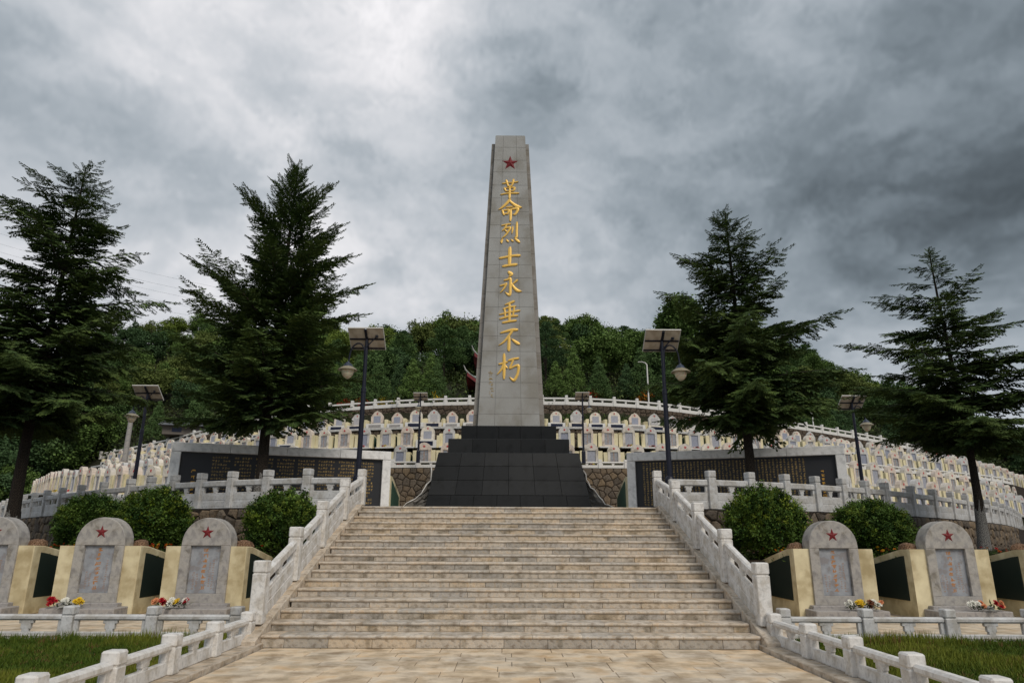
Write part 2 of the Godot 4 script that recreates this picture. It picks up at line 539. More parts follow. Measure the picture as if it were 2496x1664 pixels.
func make_view() -> void:
	var cam := Camera3D.new()
	cam.name = "camera"
	cam.fov = rad_to_deg(2.0 * atan(784.0 / 1568.0))
	cam.near = 0.1
	cam.far = 2000.0
	add_child(cam)
	var yaw := Basis(Vector3.UP, -atan(12.0 / 1568.0))
	var pitch := Basis(Vector3.RIGHT, atan(450.0 / 1568.0))
	var roll := Basis(Vector3.BACK, deg_to_rad(0.25))
	cam.transform = Transform3D(yaw * pitch * roll, Vector3(-0.11, 1.7716, 0.0))
	cam.current = true
	var env := Environment.new()
	env.background_mode = Environment.BG_SKY
	var sm := PanoramaSkyMaterial.new()
	sm.panorama = make_sky()
	var sky := Sky.new()
	sky.sky_material = sm
	env.sky = sky
	env.background_energy_multiplier = 1.0
	env.ambient_light_source = Environment.AMBIENT_SOURCE_SKY
	env.tonemap_mode = Environment.TONE_MAPPER_LINEAR
	env.tonemap_exposure = 1.12
	env.sdfgi_enabled = true
	env.ssao_enabled = true
	env.ssil_enabled = true
	var we := WorldEnvironment.new()
	we.name = "world_environment"
	we.environment = env
	add_child(we)
	var sun := DirectionalLight3D.new()
	sun.name = "sun"
	sun.light_energy = 0.5
	sun.light_color = Color(1.0, 0.96, 0.9)
	sun.light_angular_distance = 24.0
	sun.shadow_enabled = true
	add_child(sun)
	sun.look_at_from_position(Vector3(8, 16.5, 15), Vector3.ZERO, Vector3.UP)

# ------------------------------------------------------------------ curves
func spline(p: Array, n: int) -> Array:
	var out := []
	var m := p.size() - 1
	for i in n + 1:
		var f := float(i) / n * m
		var k := mini(int(f), m - 1)
		var t := f - k
		var p0: Vector3 = p[maxi(k - 1, 0)]; var p1: Vector3 = p[k]; var p2: Vector3 = p[k + 1]; var p3: Vector3 = p[mini(k + 2, m)]
		if k == 0: p0 = p1 * 2.0 - p2
		if k + 2 > m: p3 = p2 * 2.0 - p1
		out.append(0.5 * ((2.0 * p1) + (p2 - p0) * t + (2.0 * p0 - 5.0 * p1 + 4.0 * p2 - p3) * t * t + (3.0 * p1 - p0 - 3.0 * p2 + p3) * t * t * t))
	return out

func length_of(p: Array) -> float:
	var s := 0.0
	for i in p.size() - 1: s += (p[i] as Vector3).distance_to(p[i + 1])
	return s

# [position, unit direction] at distance s along a polyline
func along(p: Array, s: float) -> Array:
	for i in p.size() - 1:
		var d: float = (p[i] as Vector3).distance_to(p[i + 1])
		if s <= d or i == p.size() - 2:
			return [(p[i] as Vector3).lerp(p[i + 1], s / d), ((p[i + 1] as Vector3) - (p[i] as Vector3)).normalized()]
		s -= d
	return [p[0], Vector3.RIGHT]

func every(p: Array, step: float) -> Array:
	var L := length_of(p)
	var k := maxi(1, roundi(L / step))
	var out := []
	for i in k + 1: out.append(along(p, L * i / k)[0])
	return out

# ------------------------------------------------------------------ balustrades
var post_meshes := {}

func post_mesh(w: float, h: float, cap: float) -> ArrayMesh:
	var key := "%.2f %.2f" % [w, h]
	if not post_meshes.has(key):
		var b := MB.new()
		b.box(Vector3(0, (h - cap) * 0.5, 0), Vector3(w, h - cap, w), 0.012)
		b.box(Vector3(0, h - cap - 0.004, 0), Vector3(w * 0.86, 0.05, w * 0.86), 0.0)
		b.box(Vector3(0, h - cap * 0.5 + 0.012, 0), Vector3(w * 1.03, cap, w * 1.03), 0.02)
		post_meshes[key] = b.mesh()
	return post_meshes[key]

# pts: the posts' bases. k holds w, h, cap (post), r0, r1 (handrail bottom, top), p1 (panel top), t (half thickness)
func balustrade(called: String, label: String, group: String, pts: Array, k: Dictionary, m: Material, first := true, last := true) -> Node3D:
	var o := thing(called, label, "balustrade", Vector3.ZERO, 0.0, group)
	for i in pts.size():
		if (i == 0 and not first) or (i == pts.size() - 1 and not last): continue
		var q := put("post", post_mesh(k.w, k.h, k.cap), m, o)
		var d: Vector3 = (pts[mini(i + 1, pts.size() - 1)] as Vector3) - (pts[maxi(i - 1, 0)] as Vector3)
		q.transform = Transform3D(Basis(Vector3.UP, atan2(-d.z, d.x)), pts[i])
	for i in pts.size() - 1:
		var a: Vector3 = pts[i]; var e: Vector3 = pts[i + 1]
		var L := Vector2(e.x - a.x, e.z - a.z).length()
		var side := (e - a).cross(Vector3.UP).normalized()
		var hw: float = k.w * 0.5 / L * 0.9
		var t: float = k.t
		var b := MB.new()
		b.bay(a, e, hw, 1.0 - hw, k.r0, k.r1, t * 1.25, minf(0.028, t * 0.6), side)
		put("handrail", b.mesh(), m, o)
		b = MB.new()
		var y0: float = k.get("p0", 0.03)
		var p1: float = k.p1
		# a panel with a raised field, then the struts above it that leave two openings
		b.bay(a, e, hw, 1.0 - hw, y0, p1, t * 0.72, 0.012, side)
		var fy := (p1 - y0)
		if fy > 0.2:
			b.bay(a, e, hw + 0.05 / L, 1.0 - hw - 0.05 / L, y0 + fy * 0.12, y0 + fy * 0.47, t * 0.82, 0.012, side)
			b.bay(a, e, hw + 0.05 / L, 1.0 - hw - 0.05 / L, y0 + fy * 0.52, y0 + fy * 0.88, t * 0.82, 0.012, side)
		put("panel", b.mesh(), m, o)
		var sw := 0.085 / L
		var yb: float = p1 - 0.01
		var yt: float = k.r0 + 0.01
		for f in [hw, 1.0 - hw - sw * 1.1]:
			b = MB.new()
			b.bay(a, e, f, f + sw * 1.1, yb, yt, t * 0.7, 0.01, side)
			put("baluster", b.mesh(), m, o)
		b = MB.new()
		for lev in [[0.0, 0.3, 0.75], [0.26, 0.74, 1.05], [0.7, 1.0, 1.5]]:
			b.bay(a, e, 0.5 - sw * lev[2], 0.5 + sw * lev[2], lerpf(yb, yt, lev[0]), lerpf(yb, yt, lev[1]), t * 0.7, 0.008, side)
		put("baluster", b.mesh(), m, o)
	return o

# ------------------------------------------------------------------ ground, plaza, lawn
func strip(front: Array, back: Array) -> ArrayMesh:
	var b := MB.new()
	for i in front.size() - 1:
		b.quad(front[i], front[i + 1], back[i + 1], back[i])
	return b.mesh()

func flat(x0: float, x1: float, z0: float, z1: float, y: float) -> ArrayMesh:
	var b := MB.new()
	b.quad(Vector3(x0, y, z0), Vector3(x1, y, z0), Vector3(x1, y, z1), Vector3(x0, y, z1))
	return b.mesh()

func make_plaza() -> void:
	structure("ground", flat(-900, 900, 400, -900, -0.12), M.hill)
	var p := structure("plaza", flat(-4.12, 4.12, 14.0, -12.3, -0.012), M.joint)
	rng.seed = 41
	var row := 0
	var z := -12.27
	var meshes := {}
	while z < -5.2:
		var d := 0.40
		var x := -4.1 - rng.randf_range(0.0, 0.6)
		while x < 4.1:
			var w: float = [0.6, 0.8, 0.8, 1.0][rng.randi() % 4]
			var x0 := maxf(x, -4.1)
			var x1 := minf(x + w, 4.1)
			if 4.1 - x1 < 0.15: x1 = 4.1
			if x1 - x0 > 0.12:
				var key := "%.2f" % (x1 - x0)
				if not meshes.has(key):
					var b := MB.new()
					b.box(Vector3(0, -0.03, 0), Vector3(x1 - x0 - 0.008, 0.06, d - 0.008), 0.006)
					meshes[key] = b.mesh()
				var q := put("paver", meshes[key], M.paver[rng.randi() % 5], p)
				q.position = Vector3((x0 + x1) * 0.5, rng.randf_range(-0.0015, 0.0025), z + d * 0.5)
			x = x1 + 0.0001
		z += d
		row += 1
	# the rest of the plaza, out of sight behind the camera
	var rest := MB.new()
	rest.box(Vector3(0, -0.03, (z + 14.0) * 0.5), Vector3(8.2, 0.06, 14.0 - z - 0.01), 0.004)
	put("paving", rest.mesh(), M.paver[1], p)
	# kerbs under the low balustrades
	for s in [-1, 1]:
		var b := MB.new()
		var zz := -12.35
		while zz < 12.0:
			b.box(Vector3(s * 4.39, -0.02, zz + 0.6), Vector3(0.54, 0.19, 1.19), 0.012)
			zz += 1.2
		var kb := structure("kerb", b.mesh(), M.cheek)
	# lawns and the paved grave terrace behind them
	for s in [-1, 1]:
		structure("lawn", flat(minf(s * 4.6, s * 60.0), maxf(s * 4.6, s * 60.0), 12.0, -13.2, -0.02), M.lawn)
		structure("grave_terrace", flat(minf(s * 4.6, s * 40.0), maxf(s * 4.6, s * 40.0), -13.2, -18.3, 0.05), M.paver[1])

func blade_mesh() -> ArrayMesh:
	var b := MB.new()
	var g := RandomNumberGenerator.new()
	g.seed = 3
	for i in 9:
		var a := g.randf() * TAU
		var r := g.randf() * 0.05
		var base := Vector3(cos(a) * r, 0, sin(a) * r)
		var lean := Vector3(g.randf_range(-1, 1), 0, g.randf_range(-1, 1)) * 0.05
		var hgt := g.randf_range(0.06, 0.13)
		var sd := Vector3(cos(a * 3.1), 0, sin(a * 3.1)) * 0.006
		b.quad(base - sd, base + sd, base + lean * 0.5 + Vector3.UP * hgt * 0.6 + sd * 0.7, base + lean * 0.5 + Vector3.UP * hgt * 0.6 - sd * 0.7)
		b.tri(base + lean * 0.5 + Vector3.UP * hgt * 0.6 - sd * 0.7, base + lean * 0.5 + Vector3.UP * hgt * 0.6 + sd * 0.7, base + lean + Vector3.UP * hgt * 0.95)
	return b.mesh()

func make_grass() -> void:
	var bm := blade_mesh()
	var f := FastNoiseLite.new()
	f.seed = 8; f.frequency = 0.35; f.fractal_octaves = 3
	for s in [-1, 1]:
		rng.seed = 900 + s
		var xs := []; var cs := []
		for i in 17000:
			var x: float = s * rng.randf_range(4.75, 13.5)
			var z := rng.randf_range(-13.05, -6.6)
			if absf(x) - 4.6 > (-z - 5.0) * 1.15 + 0.5: continue
			var q := f.get_noise_2d(x, z)
			var sc := rng.randf_range(0.45, 1.15) * (1.0 + 0.7 * q)
			if z < -12.5: sc *= rng.randf_range(1.0, 1.9)
			xs.append(Transform3D(Basis(Vector3.UP, rng.randf() * TAU).scaled(Vector3(1.2, sc, 1.2)), Vector3(x, -0.025, z)))
			var c := Color(0.06, 0.10, 0.012).lerp(Color(0.18, 0.20, 0.028), clampf(rng.randf() * 0.8 + q * 1.3, 0, 1))
			if rng.randf() < 0.05 + 0.2 * maxf(q - 0.2, 0.0): c = Color(0.15, 0.09, 0.035)
			cs.append(c)
		var o := scatter("grass", bm, M.leaf, xs, cs)
		tag(o, "lawn grass between the low white balustrade and the %s front graves" % ("left" if s < 0 else "right"), "grass", "", "stuff")

# ------------------------------------------------------------------ stairs
const RUN := 0.469
const Z0 := -12.28

func stair_y(z: float) -> float: # the line through the nosings
	return 0.2 + (Z0 - z) / RUN * 0.15

func make_stairs() -> void:
	var st := Node3D.new()
	st.name = numbered("stairs")
	add_child(st)
	st.set_meta("kind", "structure")
	rng.seed = 51
	var nose := func(L: float, d: float) -> ArrayMesh:
		var b := MB.new()
		var h := 0.058
		# profile in z (towards the viewer +) and y, pushed along x: a bull nose
		var prof := PackedVector2Array([Vector2(-d, -h), Vector2(-0.02, -h), Vector2(0.0, -h * 0.72), Vector2(0.006, -h * 0.45), Vector2(-0.002, -h * 0.2), Vector2(-0.022, 0.0), Vector2(-d, 0.0)])
		var xf := Transform3D(Basis(Vector3(0, 0, 1), Vector3(0, 1, 0), Vector3(-1, 0, 0)), Vector3.ZERO)
		b.prism(prof, -L * 0.5, L * 0.5, xf)
		return b.mesh()
	var cache := {}
	for n in range(1, 18):
		var z := Z0 - (n - 1) * RUN
		var top := 0.05 + 0.15 * n
		var bot := 0.0 if n == 1 else top - 0.15
		var W := 4.16
		for kind in 2:
			var x := -W - rng.randf_range(0.0, 0.73)
			if kind == 1: x = -W - fposmod(0.365 * (n % 2) + rng.randf_range(-0.05, 0.05), 0.73)
			while x < W - 0.01:
				var x0 := maxf(x, -W); var x1 := minf(x + 0.73 * (1.0 if kind == 1 else 1.15), W)
				x = x1
				if x1 - x0 < 0.04: continue
				var key := "%d %.2f %d" % [kind, x1 - x0, mini(n, 2)]
				if not cache.has(key):
					if kind == 0:
						cache[key] = nose.call(x1 - x0 - 0.005, RUN + 0.05)
					else:
						var b := MB.new()
						b.box(Vector3.ZERO, Vector3(x1 - x0 - 0.006, top - bot - 0.058, 0.05), 0.005)
						cache[key] = b.mesh()
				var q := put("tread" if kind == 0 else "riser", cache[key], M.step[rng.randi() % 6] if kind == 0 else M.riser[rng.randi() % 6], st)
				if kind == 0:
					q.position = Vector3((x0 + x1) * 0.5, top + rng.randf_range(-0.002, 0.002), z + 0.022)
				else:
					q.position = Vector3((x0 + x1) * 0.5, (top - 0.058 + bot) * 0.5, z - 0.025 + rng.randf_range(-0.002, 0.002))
	# the solid below the slabs
	var core := MB.new()
	var prof := PackedVector2Array([Vector2(Z0 - 0.06, -0.1), Vector2(Z0 - 16 * RUN - 0.5, -0.1), Vector2(Z0 - 16 * RUN - 0.5, 2.52), Vector2(Z0 - 16 * RUN - 0.06, 2.52)])
	for n in range(16, 0, -1):
		var z := Z0 - (n - 1) * RUN - 0.055
		prof.append(Vector2(z - RUN, 0.05 + 0.15 * n - 0.062))
		prof.append(Vector2(z, 0.05 + 0.15 * n - 0.062))
	var xf := Transform3D(Basis(Vector3(0, 0, 1), Vector3(0, 1, 0), Vector3(-1, 0, 0)), Vector3.ZERO)
	core.prism(prof, -4.14, 4.14, xf)
	put("stair_core", core.mesh(), M.joint, st)
	# sloping beige kerbs beside the steps, carrying the balustrades
	for s in [-1, 1]:
		var cx: float = s * 4.42
		var zz := [Z0 + 0.28, Z0 - 16 * RUN - 0.9]
		# stones of the kerb, each a parallelogram along the slope
		var u := 0.0
		var steps := 9
		for i in steps:
			var za: float = lerpf(zz[0], zz[1] + 0.9, float(i) / steps) - 0.002
			var zb: float = lerpf(zz[0], zz[1] + 0.9, float(i + 1) / steps) + 0.002
			var q := []
			for j in 8:
				var z: float = zb if j & 4 else za
				var y: float = stair_y(z) + 0.055 if j & 2 else -0.1
				if i == 0 and not (j & 4): y = 0.14 if j & 2 else -0.1
				q.append(Vector3(cx + (0.255 if j & 1 else -0.255), y, z))
			var bb := MB.new()
			bb.hexa(q, 0.015)
			put("side_kerb", bb.mesh(), M.step[[0, 5, 2, 5][i % 4]], st)
		var cap := MB.new()
		cap.box(Vector3(cx, 1.26, zz[1] + 0.45), Vector3(0.5, 2.72, 0.9), 0.01)
		put("side_kerb", cap.mesh(), M.cheek, st)

func make_front_balustrades() -> void:
	var tall := {"w": 0.235, "h": 1.02, "cap": 0.2, "r0": 0.63, "r1": 0.81, "p0": -0.02, "p1": 0.48, "t": 0.055}
	var low := {"w": 0.2, "h": 0.47, "cap": 0.15, "r0": 0.285, "r1": 0.385, "p0": 0.0, "p1": 0.165, "t": 0.052}
	for s in [-1, 1]:
		var side := "left" if s < 0 else "right"
		var pts := []
		for z in [-12.55, -14.4, -16.3, -18.35, -20.45]:
			pts.append(Vector3(s * 4.35, minf(stair_y(z), 2.6) + 0.05, z))
		balustrade("stair_balustrade", "tall white stone balustrade climbing the %s side of the steps" % side, "balustrades flanking the steps", pts, tall, M.white_rail)
		pts = []
		for i in 8: pts.append(Vector3(s * 4.42, 0.075, -12.33 + 0.02 + i * 1.36))
		balustrade("plaza_balustrade", "low white stone balustrade on a kerb between plaza and %s lawn" % side, "low balustrades beside the plaza", pts, low, M.white_rail)
		pts = []
		for i in 9: pts.append(Vector3(s * (4.95 + i * 1.5), -0.02, -13.25))
		balustrade("lawn_balustrade", "low greyish white balustrade behind the lawn, before the %s front graves" % side, "low balustrades before the front graves", pts, {"w": 0.2, "h": 0.56, "cap": 0.15, "r0": 0.33, "r1": 0.43, "p0": 0.0, "p1": 0.14, "t": 0.05}, M.white)

# ------------------------------------------------------------------ graves
func star_mesh(r: float, h: float) -> ArrayMesh:
	var b := MB.new()
	for i in 10:
		var a0 := PI / 2 + i * PI / 5; var a1 := PI / 2 + (i + 1) * PI / 5
		var r0 := r if i % 2 == 0 else r * 0.40; var r1 := r * 0.40 if i % 2 == 0 else r
		b.tri(Vector3(0, 0, h), Vector3(cos(a0) * r0, sin(a0) * r0, 0.0), Vector3(cos(a1) * r1, sin(a1) * r1, 0.0))
		b.quad(Vector3(cos(a0) * r0, sin(a0) * r0, -0.02), Vector3(cos(a1) * r1, sin(a1) * r1, -0.02), Vector3(cos(a1) * r1, sin(a1) * r1, 0), Vector3(cos(a0) * r0, sin(a0) * r0, 0))
	return b.mesh()

func arch_outline(w: float, h: float, seg := 14) -> PackedVector2Array:
	var p := PackedVector2Array([Vector2(-w / 2, 0), Vector2(w / 2, 0)])
	var r := w / 2
	for i in seg + 1:
		var a := PI * i / seg
		p.append(Vector2(cos(a) * r, h - r + sin(a) * r * 1.0))
	return p

# a pseudo-script sign: a few brush strokes inside a cell, for inscriptions too small to read
func glyph(im: Image, x: float, y: float, s: float, c: Color, g: RandomNumberGenerator) -> void:
	var k := g.randi_range(4, 6)
	for i in k:
		var horiz := g.randf() < 0.55
		var a := Vector2(g.randf_range(0.0, 0.35), g.randf_range(0.05, 0.95)) if horiz else Vector2(g.randf_range(0.1, 0.9), g.randf_range(0.0, 0.35))
		var e := Vector2(g.randf_range(0.65, 1.0), a.y - g.randf_range(0.0, 0.12)) if horiz else Vector2(a.x + g.randf_range(-0.3, 0.2), g.randf_range(0.6, 1.0))
		var steps := int(s * 1.6) + 2
		for j in steps + 1:
			var q := a.lerp(e, float(j) / steps) * s + Vector2(x, y)
			var rad := maxf(s * 0.075, 0.6)
			for dy in range(-int(ceil(rad)), int(ceil(rad)) + 1):
				for dx in range(-int(ceil(rad)), int(ceil(rad)) + 1):
					if dx * dx + dy * dy > rad * rad + 0.3: continue
					var ix := int(q.x) + dx; var iy := int(q.y) + dy
					if ix >= 0 and iy >= 0 and ix < im.get_width() and iy < im.get_height():
						im.set_pixel(ix, iy, c)

func inscription_mat(s: int) -> StandardMaterial3D:
	var g := RandomNumberGenerator.new()
	g.seed = s
	var w := 128; var h := 272
	var im := Image.create(w, h, false, Image.FORMAT_RGB8)
	var f := FastNoiseLite.new()
	f.seed = s; f.frequency = 0.02; f.fractal_octaves = 5
	f.domain_warp_enabled = true; f.domain_warp_amplitude = 30.0
	for j in h:
		for i in w:
			var n := f.get_noise_2d(i, j * 0.7)
			var q := Color(0.27, 0.285, 0.315).lerp(Color(0.40, 0.415, 0.445), clampf(0.5 + n * 1.1, 0, 1))
			if n < -0.22: q = q.lerp(Color(0.30, 0.27, 0.265), 0.6)
			im.set_pixel(i, j, q.linear_to_srgb().lerp(q, 0.12))
	var main := Color(0.68, 0.47, 0.28)
	var k := 8 + s % 2
	for i in k: glyph(im, 52, 14 + i * 246.0 / k, 21.0, main, g)
	var dim := Color(0.60, 0.49, 0.42)
	for i in 13: glyph(im, 96, 84 + i * 13, 10.0, dim, g)
	if s % 3: 
		for i in 11: glyph(im, 82, 96 + i * 13, 9.0, dim, g)
	for i in 8: glyph(im, 16, 150 + i * 13, 10.0, dim, g)
	for i in 6: glyph(im, 31, 160 + i * 13, 9.0, dim, g)
	var m := StandardMaterial3D.new()
	m.albedo_texture = ImageTexture.create_from_image(im)
	m.roughness = 0.55
	m.metallic_specular = 0.4
	return m

# the same grave in the front row (detail 1) and up the hill (detail 0): headstone, star, inscription, two sloping side walls
func make_grave(called: String, label: String, group: String, detail: int, seed_: int) -> Node3D:
	var o := thing(called, label, "grave", Vector3.ZERO, 0.0, group)
	var stone_m: Material = M.tomb[seed_ % 3] if detail else M.far_tomb[seed_ % 4]
	var cream: Material = M.cream if detail else M.far_cream
	var green: Material = M.green if detail else M.far_green
	var w := 1.12; var H := 1.93; var zf := 0.0
	var b := MB.new()
	if detail:
		b.box(Vector3(0.02, 0.105, 0.30), Vector3(1.62, 0.21, 0.62), 0.015)
		put("ledge", b.mesh(), M.plinth, o)
		b = MB.new()
		b.box(Vector3(0, 0.235, -0.02), Vector3(1.36, 0.1, 0.5), 0.012)
		put("plinth", b.mesh(), M.plinth, o)
	else:
		b.box(Vector3(0, 0.1, 0.25), Vector3(1.7, 0.2, 0.6), 0.0)
		put("ledge", b.mesh(), M.far_white, o)
	b = MB.new()
	var y0 := 0.282 if detail else 0.2
	var xf := Transform3D(Basis.IDENTITY, Vector3(0, y0, zf))
	var seg := 16 if detail else 8
	H -= y0 - 0.2
	b.prism(arch_outline(w, H, seg), -0.30, 0.0, xf, 0.0)
	# raised surround: two jambs, a sill and the arched head
	var jw := 0.215; var hy := H - 0.62; var sy := 0.2
	b.prism(PackedVector2Array([Vector2(-w / 2, 0.0), Vector2(w / 2, 0.0), Vector2(w / 2, sy), Vector2(-w / 2, sy)]), 0.0, 0.09, xf, 0.006, false)
	b.prism(PackedVector2Array([Vector2(-w / 2, sy), Vector2(-w / 2 + jw, sy), Vector2(-w / 2 + jw, hy), Vector2(-w / 2, hy)]), 0.0, 0.09, xf, 0.006, false)
	b.prism(PackedVector2Array([Vector2(w / 2 - jw, sy), Vector2(w / 2, sy), Vector2(w / 2, hy), Vector2(w / 2 - jw, hy)]), 0.0, 0.09, xf, 0.006, false)
	var head := PackedVector2Array([Vector2(-w / 2, hy), Vector2(w / 2, hy)])
	for i in seg + 1:
		var a := PI * i / seg
		head.append(Vector2(cos(a) * w / 2, H - w / 2 + sin(a) * w / 2))
	b.prism(head, 0.0, 0.09, xf, 0.012 if detail else 0.0, false)
	put("headstone", b.mesh(), stone_m, o)
	b = MB.new()
	var pw := w / 2 - jw - 0.004
	b.quad_uv(xf * Vector3(-pw, sy + 0.004, 0.012), xf * Vector3(pw, sy + 0.004, 0.012), xf * Vector3(pw, hy - 0.004, 0.012), xf * Vector3(-pw, hy - 0.004, 0.012))
	put("inscription", b.mesh(), T["tablet%d" % (seed_ % 4)] if detail or seed_ % 2 else T["far_tablet%d" % (seed_ % 3)], o)
	var sm := put("star", T.star if detail else T.far_star, M.red if detail else M.red_bright, o)
	sm.position = Vector3(0, y0 + H - 0.33, zf + 0.088)
	if not detail and seed_ % 2 == 0:
		var g := RandomNumberGenerator.new()
		g.seed = 77 + seed_
		var fx := []; var fc := []
		for i in 14:
			fx.append(Transform3D(Basis.from_euler(Vector3(0.8, g.randf() * 6.0, 0)).scaled(Vector3.ONE * 1.4), Vector3(g.randf_range(-0.3, 0.25), 0.25 + g.randf() * 0.12, 0.3 + g.randf() * 0.15)))
			fc.append([Color(0.6, 0.05, 0.06), Color(0.7, 0.3, 0.35), Color(0.7, 0.55, 0.08), Color(0.75, 0.74, 0.7), Color(0.05, 0.1, 0.03)][g.randi() % 5])
		bake_part("offering", T.flower_mb, M.petal, fx, fc, o)
	# sloping side walls
	var gb := 0.10 if detail else 0.0
	for s in [-1, 1]:
		b = MB.new()
		# side profile: z runs back; drawn as x = -z
		var rear := 1.12 if detail else 0.92
		var prof := PackedVector2Array([Vector2(-0.10, 0.0), Vector2(2.35, 0.0), Vector2(2.35, rear), Vector2(0.30, 1.485), Vector2(-0.10, 1.50)])
		var side := Transform3D(Basis(Vector3(0, 0, -1), Vector3(0, 1, 0), Vector3(1, 0, 0)), Vector3(0, 0, -0.06))
		var xi := 0.52 if s > 0 else -0.92
		b.prism(prof, xi, xi + 0.40, side, 0.018 if detail else 0.0)
		var wl := put("side_wall", b.mesh(), cream, o)
		b = MB.new()
		var panel := PackedVector2Array([Vector2(0.16, 0.36), Vector2(2.15, 0.36), Vector2(2.15, rear - 0.12), Vector2(0.34, 1.325), Vector2(0.16, 1.345)])
		if s > 0: b.prism(panel, 0.90, 0.924, side)
		else: b.prism(panel, -0.944, -0.90, side)
		put("green_panel", b.mesh(), green, wl)
	b = MB.new()
	b.box(Vector3(0, 0.55, -1.3), Vector3(1.04, 1.1, 1.9), 0.25)
	put("mound", b.mesh(), M.soil if detail else M.hill, o)
	return o

# ------------------------------------------------------------------ obelisk
# brush strokes as [x, y, half width] triples inside a unit cell (y downwards)
func strokes(which: int) -> Array:
	match which:
		0: return [[0.08, 0.21, 0.03, 0.4, 0.17, 0.028, 0.62, 0.16, 0.024, 0.95, 0.11, 0.036], [0.3, 0.05, 0.05, 0.36, 0.22, 0.04, 0.4, 0.36, 0.03], [0.7, 0.0, 0.05, 0.66, 0.2, 0.042, 0.58, 0.36, 0.028], [0.38, 0.36, 0.026, 0.62, 0.34, 0.03],
			[0.2, 0.46, 0.042, 0.24, 0.55, 0.04, 0.31, 0.64, 0.026], [0.22, 0.46, 0.025, 0.5, 0.44, 0.024, 0.76, 0.42, 0.045], [0.77, 0.43, 0.046, 0.74, 0.54, 0.042, 0.66, 0.62, 0.026], [0.3, 0.63, 0.024, 0.66, 0.6, 0.03],
			[0.0, 0.81, 0.03, 0.4, 0.74, 0.034, 0.99, 0.73, 0.04], [0.49, 0.34, 0.036, 0.49, 0.7, 0.046, 0.48, 1.0, 0.05]]
		1: return [[0.5, 0.0, 0.05, 0.36, 0.18, 0.046, 0.16, 0.38, 0.036, 0.0, 0.5, 0.012], [0.47, 0.05, 0.035, 0.66, 0.22, 0.046, 0.84, 0.34, 0.062, 1.02, 0.38, 0.016], [0.34, 0.38, 0.026, 0.62, 0.35, 0.032],
			[0.17, 0.52, 0.036, 0.2, 0.64, 0.036, 0.24, 0.74, 0.03], [0.19, 0.53, 0.026, 0.44, 0.5, 0.036, 0.43, 0.6, 0.034, 0.39, 0.7, 0.03], [0.24, 0.7, 0.026, 0.4, 0.67, 0.03],
			[0.55, 0.47, 0.034, 0.84, 0.43, 0.046, 0.8, 0.6, 0.044, 0.72, 0.71, 0.036, 0.63, 0.72, 0.014], [0.53, 0.48, 0.04, 0.53, 0.75, 0.044, 0.52, 1.02, 0.034]]
		2: return [[0.06, 0.16, 0.026, 0.28, 0.11, 0.032, 0.52, 0.08, 0.036], [0.32, 0.12, 0.036, 0.22, 0.3, 0.036, 0.08, 0.42, 0.014], [0.2, 0.3, 0.026, 0.5, 0.25, 0.042, 0.4, 0.46, 0.038, 0.24, 0.64, 0.034, 0.06, 0.78, 0.012], [0.24, 0.38, 0.034, 0.34, 0.46, 0.03],
			[0.64, 0.2, 0.03, 0.63, 0.38, 0.036, 0.6, 0.54, 0.02], [0.86, 0.0, 0.044, 0.85, 0.4, 0.046, 0.84, 0.72, 0.046, 0.74, 0.7, 0.014],
			[0.1, 0.82, 0.036, 0.06, 0.92, 0.05, 0.07, 1.0, 0.026], [0.31, 0.82, 0.02, 0.37, 0.89, 0.038, 0.42, 0.93, 0.03], [0.55, 0.82, 0.02, 0.62, 0.88, 0.038, 0.67, 0.91, 0.028], [0.76, 0.78, 0.026, 0.9, 0.88, 0.056, 1.0, 0.96, 0.03]]
		3: return [[0.02, 0.54, 0.04, 0.3, 0.48, 0.042, 0.7, 0.4, 0.044, 0.99, 0.39, 0.056], [0.52, 0.0, 0.064, 0.51, 0.4, 0.07, 0.5, 0.88, 0.062], [0.19, 0.95, 0.05, 0.5, 0.89, 0.046, 0.84, 0.85, 0.06]]
		4: return [[0.42, 0.0, 0.05, 0.5, 0.05, 0.07, 0.56, 0.1, 0.052, 0.42, 0.2, 0.014], [0.22, 0.34, 0.03, 0.36, 0.31, 0.032, 0.5, 0.28, 0.046, 0.5, 0.6, 0.05, 0.48, 0.92, 0.05, 0.36, 0.9, 0.034, 0.26, 0.82, 0.01],
			[0.02, 0.57, 0.026, 0.22, 0.52, 0.032, 0.32, 0.48, 0.034, 0.2, 0.68, 0.03, 0.03, 0.86, 0.01], [0.82, 0.33, 0.042, 0.7, 0.42, 0.03, 0.58, 0.52, 0.02], [0.52, 0.44, 0.03, 0.68, 0.64, 0.046, 0.84, 0.76, 0.058, 1.02, 0.79, 0.014]]
		5: return [[0.72, 0.02, 0.046, 0.5, 0.1, 0.042, 0.26, 0.18, 0.02], [0.18, 0.36, 0.032, 0.5, 0.28, 0.034, 0.8, 0.24, 0.036], [0.24, 0.36, 0.036, 0.27, 0.56, 0.036, 0.28, 0.76, 0.03], [0.74, 0.26, 0.036, 0.7, 0.5, 0.036, 0.66, 0.68, 0.03],
			[0.0, 0.61, 0.03, 0.5, 0.5, 0.03, 1.0, 0.43, 0.042], [0.02, 0.8, 0.036, 0.5, 0.69, 0.038, 0.9, 0.66, 0.042], [0.49, 0.1, 0.044, 0.5, 0.5, 0.05, 0.49, 0.92, 0.046], [0.16, 0.97, 0.04, 0.5, 0.91, 0.04, 0.82, 0.87, 0.046]]
		6: return [[0.09, 0.2, 0.03, 0.45, 0.1, 0.046, 0.7, 0.05, 0.056, 0.9, 0.05, 0.05], [0.66, 0.1, 0.05, 0.48, 0.34, 0.042, 0.26, 0.6, 0.036, 0.0, 0.78, 0.012], [0.5, 0.36, 0.05, 0.5, 0.68, 0.058, 0.49, 0.99, 0.062], [0.62, 0.48, 0.016, 0.8, 0.6, 0.054, 0.97, 0.7, 0.06]]
